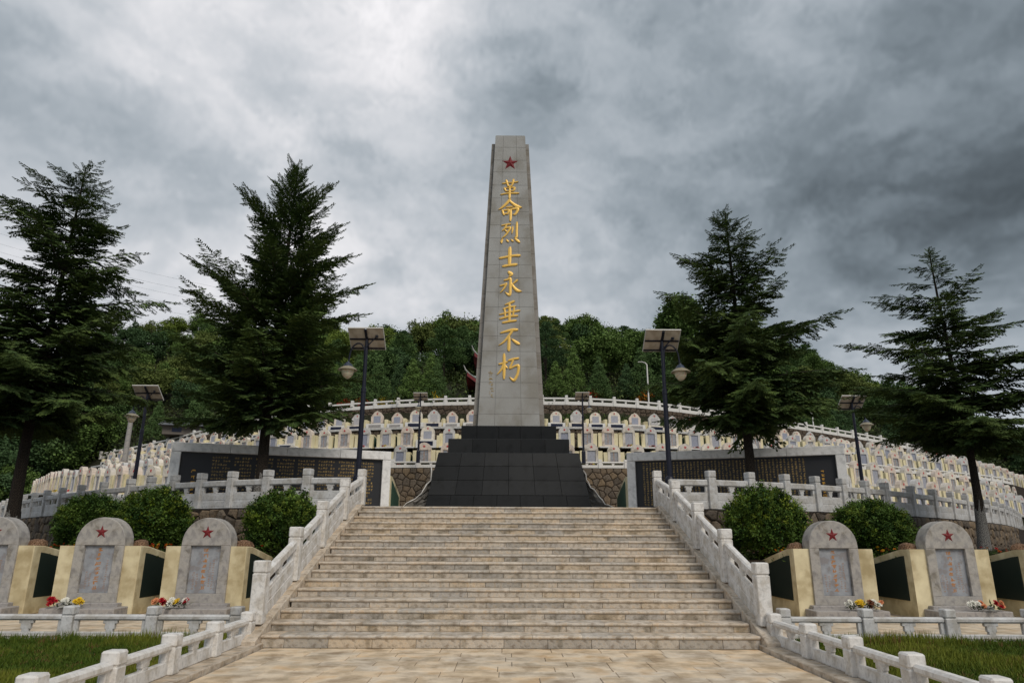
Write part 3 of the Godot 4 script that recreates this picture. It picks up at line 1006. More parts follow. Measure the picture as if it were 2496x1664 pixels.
		_: return [[0.08, 0.38, 0.03, 0.28, 0.34, 0.034, 0.46, 0.3, 0.034], [0.31, 0.0, 0.05, 0.32, 0.4, 0.054, 0.31, 0.92, 0.05], [0.3, 0.36, 0.04, 0.18, 0.6, 0.036, 0.0, 0.78, 0.012], [0.36, 0.44, 0.03, 0.45, 0.53, 0.034],
			[0.52, 0.24, 0.036, 0.74, 0.18, 0.038, 0.97, 0.15, 0.04], [0.74, 0.18, 0.04, 0.66, 0.36, 0.036, 0.58, 0.54, 0.034, 0.78, 0.46, 0.034, 0.97, 0.44, 0.05, 0.95, 0.7, 0.046, 0.84, 0.92, 0.05, 0.74, 0.99, 0.046, 0.56, 0.88, 0.012]]

func brush(b: MB, flat_pts: Array, xf: Transform3D, size: Vector2, depth: float) -> void:
	var p := []
	for i in range(0, flat_pts.size(), 3):
		p.append(Vector3(flat_pts[i], flat_pts[i + 1], flat_pts[i + 2]))
	var q := spline(p, (p.size() - 1) * 5) if p.size() > 2 else spline(p, 4)
	var k := minf(size.x, size.y)
	var L := []; var R := []; var C := []
	for i in q.size():
		var a: Vector3 = q[maxi(i - 1, 0)]; var e: Vector3 = q[mini(i + 1, q.size() - 1)]
		var d := Vector2((e.x - a.x) * size.x, (e.y - a.y) * size.y).normalized()
		var nrm := Vector2(-d.y, d.x)
		var at := Vector2(q[i].x * size.x, q[i].y * size.y)
		var w: float = maxf(q[i].z * k * 1.22, 0.006)
		if i == 0: at -= d * w * 0.7
		if i == q.size() - 1: at += d * w * 0.7
		var round_ := 0.55 if (i == 0 or i == q.size() - 1) else 1.0
		L.append(Vector2(at + nrm * w * round_)); R.append(Vector2(at - nrm * w * round_)); C.append(at)
	for i in q.size() - 1:
		var f := func(v: Vector2, z: float) -> Vector3: return xf * Vector3(v.x, -v.y, z)
		b.quad(f.call(L[i], depth * 0.72), f.call(C[i], depth), f.call(C[i + 1], depth), f.call(L[i + 1], depth * 0.72))
		b.quad(f.call(C[i], depth), f.call(R[i], depth * 0.72), f.call(R[i + 1], depth * 0.72), f.call(C[i + 1], depth))
		b.quad(f.call(L[i], -0.01), f.call(L[i], depth * 0.72), f.call(L[i + 1], depth * 0.72), f.call(L[i + 1], -0.01))
		b.quad(f.call(R[i], depth * 0.72), f.call(R[i], -0.01), f.call(R[i + 1], -0.01), f.call(R[i + 1], depth * 0.72))

# a slab on the sloping face of a four-sided frustum: side 0 front, 1 right, 2 back, 3 left; h0..h1 heights, f0..f1 fractions along the side
func frustum_point(cz: float, y0: float, y1: float, r0: Vector2, r1: Vector2, y: float, side: int, f: float, push: float) -> Vector3:
	var t := (y - y0) / (y1 - y0)
	var r := r0.lerp(r1, t)
	var c := [Vector3(-r.x, y, cz + r.y), Vector3(r.x, y, cz + r.y), Vector3(r.x, y, cz - r.y), Vector3(-r.x, y, cz - r.y)]
	var n := [Vector3(0, 0, 1), Vector3(1, 0, 0), Vector3(0, 0, -1), Vector3(-1, 0, 0)]
	return (c[side] as Vector3).lerp(c[(side + 1) % 4], f) + (n[side] as Vector3) * push

func frustum_slab(cz: float, y0: float, y1: float, r0: Vector2, r1: Vector2, ya: float, yb: float, side: int, f0: float, f1: float, thick: float, gap := 0.006, bev := 0.006) -> ArrayMesh:
	var p := []
	var wl: float = frustum_point(cz, y0, y1, r0, r1, ya, side, 0.0, 0.0).distance_to(frustum_point(cz, y0, y1, r0, r1, ya, side, 1.0, 0.0))
	var g := gap / wl
	for i in 8:
		p.append(frustum_point(cz, y0, y1, r0, r1, yb - gap if i & 2 else ya + gap, side, f1 - g if i & 1 else f0 + g, 0.0 if i & 4 else -thick))
	var b := MB.new()
	b.hexa(p, bev)
	return b.mesh()

func frustum_core(cz: float, y0: float, y1: float, r0: Vector2, r1: Vector2, inset: float) -> ArrayMesh:
	var p := []
	for i in 8:
		var r := r1 if i & 2 else r0
		p.append(Vector3((r.x - inset) * (1 if i & 1 else -1), y1 - 0.004 if i & 2 else y0, cz + (r.y - inset) * (1 if i & 4 else -1)))
	var b := MB.new()
	b.hexa(p, 0.0)
	return b.mesh()

func make_obelisk() -> void:
	var o := thing("memorial_obelisk", "tall tapering grey granite obelisk with red star and gold characters on stepped black base", "monument", Vector3(0, 2.6, -33.7))
	rng.seed = 61
	var cz := 0.0
	var add := func(called: String, m: Mesh, mt: Material) -> void: put(called, m, mt, o)
	# base: sloping black granite block of four courses, then two upright tiers
	var yb := 2.78; var R0 := Vector2(3.656, 3.70); var R1 := Vector2(3.125, 3.17)
	var lv := [0.0, 0.42, 1.05, 1.72, 2.78]
	lv = [0.0, 0.92, 1.56, 2.18, 2.78]
	put("base_core", frustum_core(cz, 0.0, yb, R0, R1, 0.05), M.joint, o)
	for c in 4:
		for side in 4:
			var k := 7 if c == 0 else 6
			for j in k:
				var off: float = 0.0 if c == 0 else 0.4 / k * (c % 2)
				var f0 := float(j) / k
				var f1 := float(j + 1) / k
				add.call("base_slab", frustum_slab(cz, 0.0, yb, R0, R1, lv[c], lv[c + 1], side, f0, f1, 0.06, 0.004, 0.006), M.black[3] if c == 0 else M.black[rng.randi() % 3])
	var cap := MB.new()
	cap.box(Vector3(0, yb - 0.02, cz), Vector3(R1.x * 2 - 0.03, 0.06, R1.y * 2 - 0.03), 0.01)
	add.call("base_top", cap.mesh(), M.black[1])
	for tier in [[2.79, 3.45, 2.737], [3.46, 4.13, 2.196]]:
		var r := Vector2(tier[2], tier[2] + 0.04)
		put("base_core", frustum_core(cz, tier[0], tier[1], r, r, 0.05), M.joint, o)
		for side in 4:
			var cuts := [0.0, 0.2, 0.4, 0.6, 0.8, 1.0] if tier[2] > 2.5 else [0.0, 0.165, 0.395, 0.62, 0.84, 1.0]
			for j in cuts.size() - 1:
				add.call("base_slab", frustum_slab(cz, tier[0], tier[1], r, r, tier[0], tier[1], side, cuts[j], cuts[j + 1], 0.06, 0.004, 0.006), M.black[3] if tier[2] < 2.5 else M.black[rng.randi() % 3])
		cap = MB.new()
		cap.box(Vector3(0, tier[1] - 0.015, cz), Vector3(r.x * 2 - 0.03, 0.05, r.y * 2 - 0.03), 0.01)
		add.call("base_top", cap.mesh(), M.black[2])
	# shaft: a cross in plan, two tapering prisms through each other
	var sb := 4.13; var stp := 19.99
	var A0 := Vector2(1.46, 2.0); var A1 := Vector2(0.80, 1.35)     # carries the front face
	var B0 := Vector2(1.70, 1.72); var B1 := Vector2(1.0, 1.07)
	put("shaft_core", frustum_core(cz, sb, stp, A0, A1, 0.05), M.rib, o)
	put("shaft_core", frustum_core(cz, sb, stp - 0.32, B0, B1, 0.05), M.rib, o)
	var ys := [4.13, 4.73, 5.52, 6.26, 7.05, 7.81, 8.59, 9.35, 10.11, 10.89, 11.67, 12.39, 13.13, 13.88, 14.63, 15.4, 16.19, 16.96, 17.75, 18.48, 19.27, 19.99]
	for i in ys.size() - 1:
		for side in [0, 2]:
			for cut in [[0.0, 0.27], [0.27, 0.70], [0.70, 1.0]]:
				add.call("shaft_slab", frustum_slab(cz, sb, stp, A0, A1, ys[i], ys[i + 1], side, cut[0], cut[1], 0.06, 0.003, 0.006), M.granite[rng.randi() % 4])
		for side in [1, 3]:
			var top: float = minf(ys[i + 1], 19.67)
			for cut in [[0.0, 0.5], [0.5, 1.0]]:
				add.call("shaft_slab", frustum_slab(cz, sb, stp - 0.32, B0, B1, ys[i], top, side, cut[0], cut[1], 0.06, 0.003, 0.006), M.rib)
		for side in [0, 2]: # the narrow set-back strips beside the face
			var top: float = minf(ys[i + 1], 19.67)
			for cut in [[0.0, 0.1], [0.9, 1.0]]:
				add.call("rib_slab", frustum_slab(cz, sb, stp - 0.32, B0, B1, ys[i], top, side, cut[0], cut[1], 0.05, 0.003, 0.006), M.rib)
	cap = MB.new()
	cap.box(Vector3(0, stp + 0.02, cz), Vector3(1.56, 0.06, 2.66), 0.02)
	cap.tube([Vector3(0, stp, 0.4), Vector3(0, stp + 0.3, 0.4)], [0.015, 0.006], 6)
	add.call("shaft_top", cap.mesh(), M.granite[1])
	# star and lettering stand on the sloping front face
	var lean := atan(0.65 / 15.86)
	var face := func(y: float) -> Transform3D:
		var z := lerpf(A0.y, A1.y, (y - sb) / (stp - sb)) + 0.002
		return Transform3D(Basis(Vector3.RIGHT, -lean), Vector3(0, y, z))
	var st := put("star", star_mesh(0.45, 0.07), M.red, o)
	st.transform = face.call(20.90 - 2.6)
	var cells := [[-0.48, 0.46, 19.88, 18.78], [-0.59, 0.59, 18.70, 17.48], [-0.48, 0.50, 17.37, 16.18], [-0.53, 0.51, 15.92, 14.84], [-0.50, 0.58, 14.58, 13.26], [-0.48, 0.50, 13.03, 11.84], [-0.51, 0.49, 11.57, 10.46], [-0.57, 0.48, 10.26, 8.96]]
	for i in 8:
		var c = cells[i]
		var xf: Transform3D = face.call(float(c[2]) - 2.6)
		xf.origin.x = c[0]
		var b := MB.new()
		for s in strokes(i): brush(b, s, xf, Vector2(c[1] - c[0], (c[2] - c[3]) / cos(lean)), 0.05)
		put("character", b.mesh(), M.gold, o)
	# the small signature column at the lower left, eight little hand-written signs
	var g := RandomNumberGenerator.new()
	g.seed = 9
	var b := MB.new()
	for i in 8:
		var y := 9.46 - i * 0.165 - 2.6
		var xf: Transform3D = face.call(y)
		xf.origin.x = -0.98 + g.randf_range(-0.02, 0.02) + i * 0.012
		for k in 4:
			var a := Vector2(g.randf_range(0, 0.4), g.randf_range(0, 0.8)); var e := Vector2(g.randf_range(0.5, 1), a.y + g.randf_range(-0.1, 0.3))
			if k % 2: e = Vector2(a.x + g.randf_range(-0.1, 0.2), a.y + g.randf_range(0.3, 0.6))
			brush(b, [a.x, a.y, 0.04, e.x, e.y, 0.06], xf, Vector2(0.2, 0.16), 0.015)
	put("signature", b.mesh(), M.gold_dim, o)

# ------------------------------------------------------------------ inscription walls
func panel_mat(left: bool) -> StandardMaterial3D:
	var g := RandomNumberGenerator.new()
	g.seed = 71 if left else 72
	var w := 1536; var h := 384
	var im := Image.create(w, h, false, Image.FORMAT_RGB8)
	im.fill(Color(0.185, 0.19, 0.205))
	for i in 9000:
		var q := Color(0.165, 0.17, 0.185) if g.randf() < 0.5 else Color(0.20, 0.205, 0.22)
		im.fill_rect(Rect2i(g.randi() % w, g.randi() % h, 3, 2), q)
	var gold := Color(0.72, 0.60, 0.36)
	if left:
		# a title column at the outer end, then blocks of names in rows
		for i in 5: glyph(im, 90, 130 + i * 44, 27, Color(0.82, 0.63, 0.26), g)
		var x := 225.0
		for blk in 8:
			var cols := 7
			for r in 13:
				for c in cols:
					if g.randf() < 0.12: continue
					glyph(im, x + c * 19.0, 26 + r * 26.5, 16.0, gold.darkened(g.randf_range(0.0, 0.3)), g)
			x += cols * 19.0 + 26.0
			if x > w - 190: break
	else:
		for i in 7: glyph(im, w - 112, 110 + i * 30, 21, Color(0.82, 0.63, 0.26), g)
		for c in 46:
			var x := 60 + c * 27.5
			if x > w - 190: break
			var k := 19 if g.randf() < 0.75 else g.randi_range(7, 15)
			for r in k:
				glyph(im, x, 16 + r * 18.4, 15.0, gold.darkened(g.randf_range(0.0, 0.3)), g)
	var m := StandardMaterial3D.new()
	m.albedo_texture = ImageTexture.create_from_image(im)
	m.roughness = 0.4
	m.metallic_specular = 0.4
	return m

func make_panel_wall(s: int) -> void:
	var side := "left" if s < 0 else "right"
	var a := Vector3(s * 4.66, 2.6, -27.0); var e := Vector3(s * 11.95, 2.6, -24.4)
	if s < 0:
		var t := a; a = e; e = t
	var d := (e - a); var L := d.length()
	var o := thing("inscription_wall", "long black stone wall of small gold writing in white marble frame, %s of the obelisk" % side, "memorial wall", (a + e) * 0.5, atan2(-d.z, d.x), "inscription walls beside the obelisk")
	var H := 2.36; var hw := L / 2
	var b := MB.new()
	# the top beam, in lengths
	for i in 4:
		b = MB.new()
		b.box(Vector3(-hw + L * (i + 0.5) / 4, H - 0.16, 0), Vector3(L / 4 - 0.008, 0.32, 0.5), 0.015)
		put("top_beam", b.mesh(), M.frame, o)
	for q in [-1, 1]:
		b = MB.new()
		b.box(Vector3(q * (hw - 0.16), (H - 0.324) * 0.5, -0.006), Vector3(0.32, H - 0.33, 0.488), 0.012)
		put("side_post", b.mesh(), M.frame, o)
	b = MB.new()
	b.box(Vector3(0, 0.13, -0.012), Vector3(L - 0.65, 0.26, 0.46), 0.012)
	put("bottom_beam", b.mesh(), M.frame, o)
	b = MB.new()
	b.box(Vector3(0, 1.14, -0.05), Vector3(L - 0.62, 1.8, 0.3), 0.0)
	put("slab", b.mesh(), M.black[2], o)
	b = MB.new()
	var x0 := -hw + 0.315; var x1 := hw - 0.315
	b.quad_uv(Vector3(x0, 0.255, 0.104), Vector3(x1, 0.255, 0.104), Vector3(x1, 2.045, 0.104), Vector3(x0, 2.045, 0.104))
	put("gold_writing", b.mesh(), panel_mat(s < 0), o)

# ------------------------------------------------------------------ lamps
func make_lamp() -> Node3D:
	var o := thing("solar_lamp", "", "street lamp", Vector3.ZERO, 0.0, "dark solar lamps")
	var b := MB.new()
	b.lathe([Vector2(0.0, 0.0), Vector2(0.16, 0.0), Vector2(0.16, 0.9), Vector2(0.13, 0.98), Vector2(0.085, 1.02), Vector2(0.075, 3.6), Vector2(0.085, 3.62), Vector2(0.085, 3.75), Vector2(0.062, 3.78), Vector2(0.052, 5.45), Vector2(0.0, 5.45)], 14)
	put("pole", b.mesh(), M.pole, o)
	b = MB.new()
	# gooseneck to +x
	var pts := []
	var rad := []
	for i in 13:
		var t := i / 12.0
		var ang := PI * t
		pts.append(Vector3(0.05 + 0.20 - 0.20 * cos(ang) + (0.08 * t), 4.83 + 0.34 * sin(ang) + (0.16 * (1.0 - t)), 0))
		rad.append(0.026)
	pts.push_front(Vector3(0.04, 4.3, 0)); rad.push_front(0.026)
	pts.append(Vector3(0.55, 4.60, 0)); rad.append(0.03)
	b.tube(pts, rad, 8)
	put("arm", b.mesh(), M.pole, o)
	var top := Transform3D(Basis.IDENTITY, Vector3(0.56, 4.34, 0))
	b = MB.new()
	b.lathe([Vector2(0.035, 0.30), Vector2(0.05, 0.26), Vector2(0.10, 0.23), Vector2(0.16, 0.14), Vector2(0.17, 0.10)], 18, top)
	put("lamp_cap", b.mesh(), M.dome, o)
	b = MB.new()
	b.lathe([Vector2(0.165, 0.12), Vector2(0.22, 0.09), Vector2(0.31, 0.02), Vector2(0.315, 0.0), Vector2(0.21, 0.03), Vector2(0.0, 0.05)], 20, top)
	put("lamp_shade", b.mesh(), M.rim, o)
	b = MB.new()
	b.lathe([Vector2(0.205, 0.03), Vector2(0.20, -0.05), Vector2(0.17, -0.15), Vector2(0.11, -0.23), Vector2(0.05, -0.27), Vector2(0.0, -0.28)], 20, top)
	put("globe", b.mesh(), M.globe, o)
	# two solar modules on a tilted frame
	var tilt := Transform3D(Basis(Vector3.RIGHT, deg_to_rad(-38.0)), Vector3(0, 5.42, -0.02))
	for s in [-1, 1]:
		b = MB.new()
		b.box(tilt * Vector3(s * 0.29, 0.0, 0.0), Vector3(0.53, 0.028, 0.84), 0.006, tilt.basis)
		var q := put("solar_panel", b.mesh(), M.solar_back, o)
		b = MB.new()
		b.box(tilt * Vector3(s * 0.29, 0.017, 0.0), Vector3(0.50, 0.012, 0.80), 0.0, tilt.basis)
		put("cells", b.mesh(), M.solar, q)
		b = MB.new()
		for k in [[Vector3(s * 0.29, 0, 0.43), Vector3(0.58, 0.05, 0.028)], [Vector3(s * 0.29, 0, -0.43), Vector3(0.58, 0.05, 0.028)], [Vector3(s * 0.565, 0, 0.0), Vector3(0.028, 0.05, 0.86)]]:
			b.box(tilt * (k[0] as Vector3), k[1], 0.004, tilt.basis)
		put("edge_frame", b.mesh(), M.alloy, q)
	b = MB.new()
	for z in [-0.38, 0.0]:
		b.box(tilt * Vector3(0, -0.03, z), Vector3(1.12, 0.035, 0.05), 0.0, tilt.basis)
	b.box(tilt * Vector3(0, -0.05, 0), Vector3(0.08, 0.05, 0.8), 0.0, tilt.basis)
	b.tube([Vector3(0.0, 5.1, 0.05), tilt * Vector3(0.34, -0.03, 0.12)], [0.018, 0.018], 6)
	b.lathe([Vector2(0.0, 0.05), Vector2(0.05, 0.03), Vector2(0.05, -0.03), Vector2(0.0, -0.05)], 8, Transform3D(Basis(), tilt * Vector3(0.34, -0.05, 0.12)))
	put("bracket", b.mesh(), M.pole, o)
	return o

func make_lamps() -> void:
	var proto := make_lamp()
	var list := [
		[Vector3(-4.72, 2.62, -21.6), PI, 1.0, "dark solar lamp beside the top post of the left stair balustrade, globe to its left"],
		[Vector3(5.0, 2.62, -21.6), 0.0, 1.0, "dark solar lamp beside the top post of the right stair balustrade, globe to its right"],
		[Vector3(-6.46, 6.9, -49.6), -PI * 0.55, 0.89, "small dark lamp among the graves just left of the obelisk"],
		[Vector3(5.46, 6.9, -49.4), 0.12, 0.90, "small dark lamp among the graves just right of the obelisk"],
		[Vector3(-17.7, 2.6, -33.0), PI, 1.09, "dark solar lamp at the left terrace balustrade, below the two left conifers"],
		[Vector3(17.0, 2.6, -33.2), 0.0, 1.045, "dark solar lamp at the right terrace balustrade, between the two right conifers"],
	]
	for i in list.size():
		var r: Node3D = proto if i == 0 else copy(proto, "", Vector3.ZERO)
		r.set_meta("label", list[i][3])
		r.transform = Transform3D(Basis(Vector3.UP, 0.0).scaled(Vector3.ONE * list[i][2]), list[i][0])
		# turn the arm only, the solar modules keep facing away
		for ch in r.get_children():
			if String(ch.name).begins_with("arm") or String(ch.name).begins_with("lamp_") or String(ch.name).begins_with("globe"):
				ch.rotation.y = list[i][1]

# ------------------------------------------------------------------ plants
func spray_mesh(g: RandomNumberGenerator) -> MB: # a cedar branchlet one metre long along +x
	var b := MB.new()
	var twig := func(a: Vector3, e: Vector3, w: float) -> void:
		var d := (e - a)
		var u := d.cross(Vector3.UP).normalized().rotated(d.normalized(), g.randf_range(-0.9, 0.9)) * w
		var m := a.lerp(e, 0.45)
		b.tri(a, m - u, e)
		b.tri(a, e, m + u)
	b.col = Color(0.8, 0.8, 0.8)
	twig.call(Vector3.ZERO, Vector3(0.55, -0.02, 0), 0.03)
	b.col = Color(1.15, 1.15, 1.0)
	twig.call(Vector3(0.5, -0.02, 0), Vector3(1.0, -0.1, 0), 0.028)
	for i in 9:
		var x := 0.06 + i * 0.1
		for s in [-1, 1]:
			var L := (0.42 - x * 0.27) * g.randf_range(0.75, 1.2)
			var dir := Vector3(cos(0.85), g.randf_range(-0.35, 0.05), s * sin(0.85)).normalized()
			var a := Vector3(x, -0.02 - 0.06 * x * x, 0)
			b.col = Color(0.85, 0.85, 0.85).lerp(Color(1.25, 1.2, 1.0), g.randf())
			twig.call(a, a + dir * L, 0.034)
			var m := a + dir * L * 0.5
			twig.call(m, m + Vector3(dir.x + 0.5, -0.25, dir.z * 0.5).normalized() * L * 0.45, 0.03)
	return b

var sprays := []

func spine_at(pts: Array, H: float, y: float) -> Vector3:
	var f := clampf(y / H * 12.0, 0.0, 11.999)
	return (pts[int(f)] as Vector3).lerp(pts[int(f) + 1], f - int(f))

# style: r = widest half width, base = height of the lowest limbs, lift0/lift1 = angle of limbs at bottom/top, dens
func cedar(called: String, label: String, at: Vector3, H: float, k: Dictionary, seed_: int) -> Node3D:
	var o := thing(called, label, "conifer", at, 0.0, "conifers along the terrace balustrade")
	var g := RandomNumberGenerator.new()
	g.seed = seed_
	# trunk with a slight sway, its foot limewashed
	var pts := []; var rad := []
	var r0: float = k.trunk
	var sway := Vector3(g.randf_range(-1, 1), 0, g.randf_range(-1, 1)) * 0.15
	for i in 13:
		var t := i / 12.0
		pts.append(Vector3(0, H * t, 0) + sway * sin(t * 4.0) * (1 - t) + (k.get("lean", Vector3.ZERO) as Vector3) * t * t)
		rad.append(lerpf(r0, 0.02, pow(t, 0.9)) * (1.25 if i == 0 else 1.0))
	var b := MB.new()
	b.tube(pts, rad, 10)
	put("trunk", b.mesh(), M.bark, o)
	var wh: float = k.wash
	b = MB.new()
	for q in 16: # brushed on in uneven strokes
		var a0 := TAU * q / 16.0; var a1 := TAU * (q + 1) / 16.0
		var hh := [wh * g.randf_range(0.72, 1.12), wh * g.randf_range(0.72, 1.12)]
		var foot := func(a: float, y: float) -> Vector3: return (spine_at(pts, H, y) as Vector3) + Vector3(cos(a), 0, -sin(a)) * (lerpf(rad[0], rad[1], clampf(y / H * 12.0, 0, 1)) * 1.03 + 0.006)
		for lev in 3:
			b.quad(foot.call(a0, hh[0] * lev / 3.0), foot.call(a1, hh[0] * lev / 3.0), foot.call(a1, hh[1 if lev == 2 else 0] * (lev + 1) / 3.0), foot.call(a0, hh[0] * (lev + 1) / 3.0))
	put("limewashed_foot", b.mesh(), M.limewash, o)
	var spine := func(y: float) -> Vector3:
		var f := clampf(y / H * 12.0, 0.0, 11.999)
		return (pts[int(f)] as Vector3).lerp(pts[int(f) + 1], f - int(f))
	var limbs := MB.new()
	var xs := [[], [], []]; var cs := [[], [], []]
	var y: float = k.base
	var az := g.randf() * TAU
	var top := H - 0.15
	while y < top:
		var t: float = (y - k.base) / (top - k.base)
		var n := 4 if t < 0.45 else 3
		for j in n:
			az += TAU / n + g.randf_range(-0.45, 0.45)
			var prof: float = pow(1.0 - t, k.pow) * (1.0 - 0.35 * sstep(0.22, 0.0, t))
			var L: float = k.r * prof * (g.randf_range(0.70, 1.10) if t < 0.3 else g.randf_range(0.48, 1.22)) + 0.22
			if g.randf() < k.get("gap", 0.08): L *= 0.45
			var lift: float = lerpf(k.lift0, k.lift1, t) + g.randf_range(-0.14, 0.14)
			var p: Vector3 = spine.call(y + g.randf_range(-0.12, 0.12))
			var dir := Vector3(cos(az), 0, sin(az))
			var seg := 8
			var bp := [p]; var br := [maxf(0.012, L * 0.014)]
			var a := lift
			for q in seg:
				var f := (q + 1.0) / seg
				a += (k.bend0 * (1.0 - f) + k.bend1 * f) / seg
				p += (dir * cos(a) + Vector3.UP * sin(a)) * L / seg
				bp.append(p); br.append(maxf(0.006, L * 0.014 * (1.0 - f)))
			limbs.tube(bp, br, 4, false)
			var tone := g.randf()
			var step: float = k.step
			var s := maxf(0.12, L * 0.10)
			while s < L:
				var f := s / L
				var fi := f * seg
				var ip := mini(int(fi), seg - 1)
				var P: Vector3 = (bp[ip] as Vector3).lerp(bp[ip + 1], fi - ip)
				var D: Vector3 = ((bp[ip + 1] as Vector3) - (bp[ip] as Vector3)).normalized()
				var len_ := (lerpf(1.05, 0.42, f) * minf(1.0, 0.35 + L * 0.28)) * g.randf_range(0.75, 1.2) * float(k.get("spray", 1.0)) * lerpf(1.05, 0.82, t)
				for sd in [-1, 1]:
					var swing: float = g.randf_range(0.6, 1.15) * sd
					var d2 := D.rotated(Vector3.UP, swing)
					d2 = (d2 + Vector3.DOWN * g.randf_range(0.0, 0.62) * float(k.droop)).normalized()
					var up := (Vector3.UP - d2 * d2.y).normalized().rotated(d2, g.randf_range(-0.5, 0.5))
					var bs := Basis(d2, up, d2.cross(up)).scaled(Vector3.ONE * len_)
					var v := g.randi() % 3
					xs[v].append(Transform3D(bs, P))
					var c := Color(0.036, 0.064, 0.026).lerp(Color(0.115, 0.17, 0.052), clampf(0.25 * tone + 0.4 * g.randf() + 0.45 * f - 0.15, 0, 1))
					cs[v].append(c)
				s += step * g.randf_range(0.8, 1.2) * lerpf(0.95, 1.45, t)
			# the tip
			var Dt: Vector3 = ((bp[seg] as Vector3) - (bp[seg - 1] as Vector3)).normalized()
			var upt := (Vector3.UP - Dt * Dt.y).normalized()
			xs[0].append(Transform3D(Basis(Dt, upt, Dt.cross(upt)).scaled(Vector3.ONE * (0.3 + 0.12 * L)), bp[seg]))
			cs[0].append(Color(0.07, 0.11, 0.04))
		y += k.whorl * lerpf(0.92, 0.95, t)
	# the leader
	for i in 16:
		var yy := H - 0.9 + i * 0.06
		var d := Vector3(cos(i * 2.4), 1.1, sin(i * 2.4)).normalized()
		var u := d.cross(Vector3.RIGHT).normalized()
		xs[1].append(Transform3D(Basis(d, u, d.cross(u)).scaled(Vector3.ONE * 0.28), spine.call(minf(yy, H))))
		cs[1].append(Color(0.06, 0.10, 0.04))
	put("limbs", limbs.mesh(), M.branch, o)
	var into := MB.heap()
	for v in 3: MB.bake(sprays[v], xs[v], cs[v], into)
	put("crown", MB.baked(into), M.needle, o)
	return o

func leaf_clump(g: RandomNumberGenerator, n: int, r: float, size: float) -> MB:
	var b := MB.new()
	for i in n:
		var p := Vector3(g.randfn(), g.randfn(), g.randfn()) * r * 0.5
		var d := Vector3(g.randfn(), g.randfn() * 0.6 + 0.3, g.randfn()).normalized()
		var u := d.cross(Vector3(0.3, 1, 0.2)).normalized()
		var L := size * g.randf_range(0.7, 1.3)
		b.col = Color(1, 1, 1) * g.randf_range(0.75, 1.25)
		b.col.a = 1.0
		var m := p + d * L * 0.5 + d.cross(u) * L * 0.08
		b.tri(p, m + u * L * 0.28, p + d * L)
		b.tri(p, p + d * L, m - u * L * 0.28)
	return b

func bush(called: String, label: String, at: Vector3, r: Vector3, seed_: int, clump: MB, hi: float) -> Node3D:
	var o := thing(called, label, "bush", at, 0.0, "round bushes on the planting bed")
	var g := RandomNumberGenerator.new()
	g.seed = seed_
	var b := MB.new()
	for i in 9:
		var a := TAU * i / 9.0 + g.randf()
		var e := Vector3(cos(a) * r.x * 0.6, r.y * g.randf_range(0.8, 1.5), sin(a) * r.z * 0.6)
		b.tube([Vector3(cos(a) * 0.06, 0, sin(a) * 0.06), e * 0.5 + Vector3(0, 0.1, 0), e], [0.03, 0.022, 0.008], 5, false)
	put("stems", b.mesh(), M.branch, o)
	var xs := []; var cs := []
	var f := FastNoiseLite.new()
	f.seed = seed_; f.frequency = 1.1; f.fractal_octaves = 2
	for i in 2700:
		var d := Vector3(g.randfn(), g.randfn(), g.randfn()).normalized()
		if d.y < -0.75: continue
		var rr := 1.0 - absf(g.randfn()) * 0.13
		if g.randf() < 0.3: rr = g.randf_range(0.45, 0.95)
		rr *= 1.0 + 0.24 * f.get_noise_3dv(d * 2.0) 
		var p := Vector3(d.x * r.x, d.y * r.y, d.z * r.z) * rr + Vector3(0, r.y * 0.98, 0)
		xs.append(Transform3D(Basis.from_euler(Vector3(g.randf() * 0.8, g.randf() * TAU, g.randf() * 0.8)).scaled(Vector3.ONE * g.randf_range(0.8, 1.25)), p))
		var n := f.get_noise_3dv(p * 1.3 + Vector3(7, 0, 0))
		var c := Color(0.034, 0.07, 0.018).lerp(Color(0.11, 0.175, 0.03), clampf(0.35 + n * 0.7 + g.randf_range(-0.25, 0.3), 0, 1))
		if g.randf() < hi and d.y > -0.1: c = Color(0.13, 0.19, 0.02).lerp(Color(0.2, 0.24, 0.03), g.randf())
		cs.append(c)
	for i in 46:
		var d := Vector3(g.randfn(), absf(g.randfn()) * 0.8 + 0.1, g.randfn()).normalized()
		for k in 4:
			var p := Vector3(d.x * r.x, d.y * r.y, d.z * r.z) * (0.98 + k * 0.055) + Vector3(0, r.y * 0.98 + k * 0.012, 0)
			xs.append(Transform3D(Basis.from_euler(Vector3(g.randf(), g.randf() * TAU, g.randf())).scaled(Vector3.ONE * (0.75 - k * 0.13)), p))
			cs.append(Color(0.08, 0.13, 0.025).lerp(Color(0.17, 0.22, 0.03), g.randf()))
	bake_part("crown", clump, M.leaf, xs, cs, o)
	return o

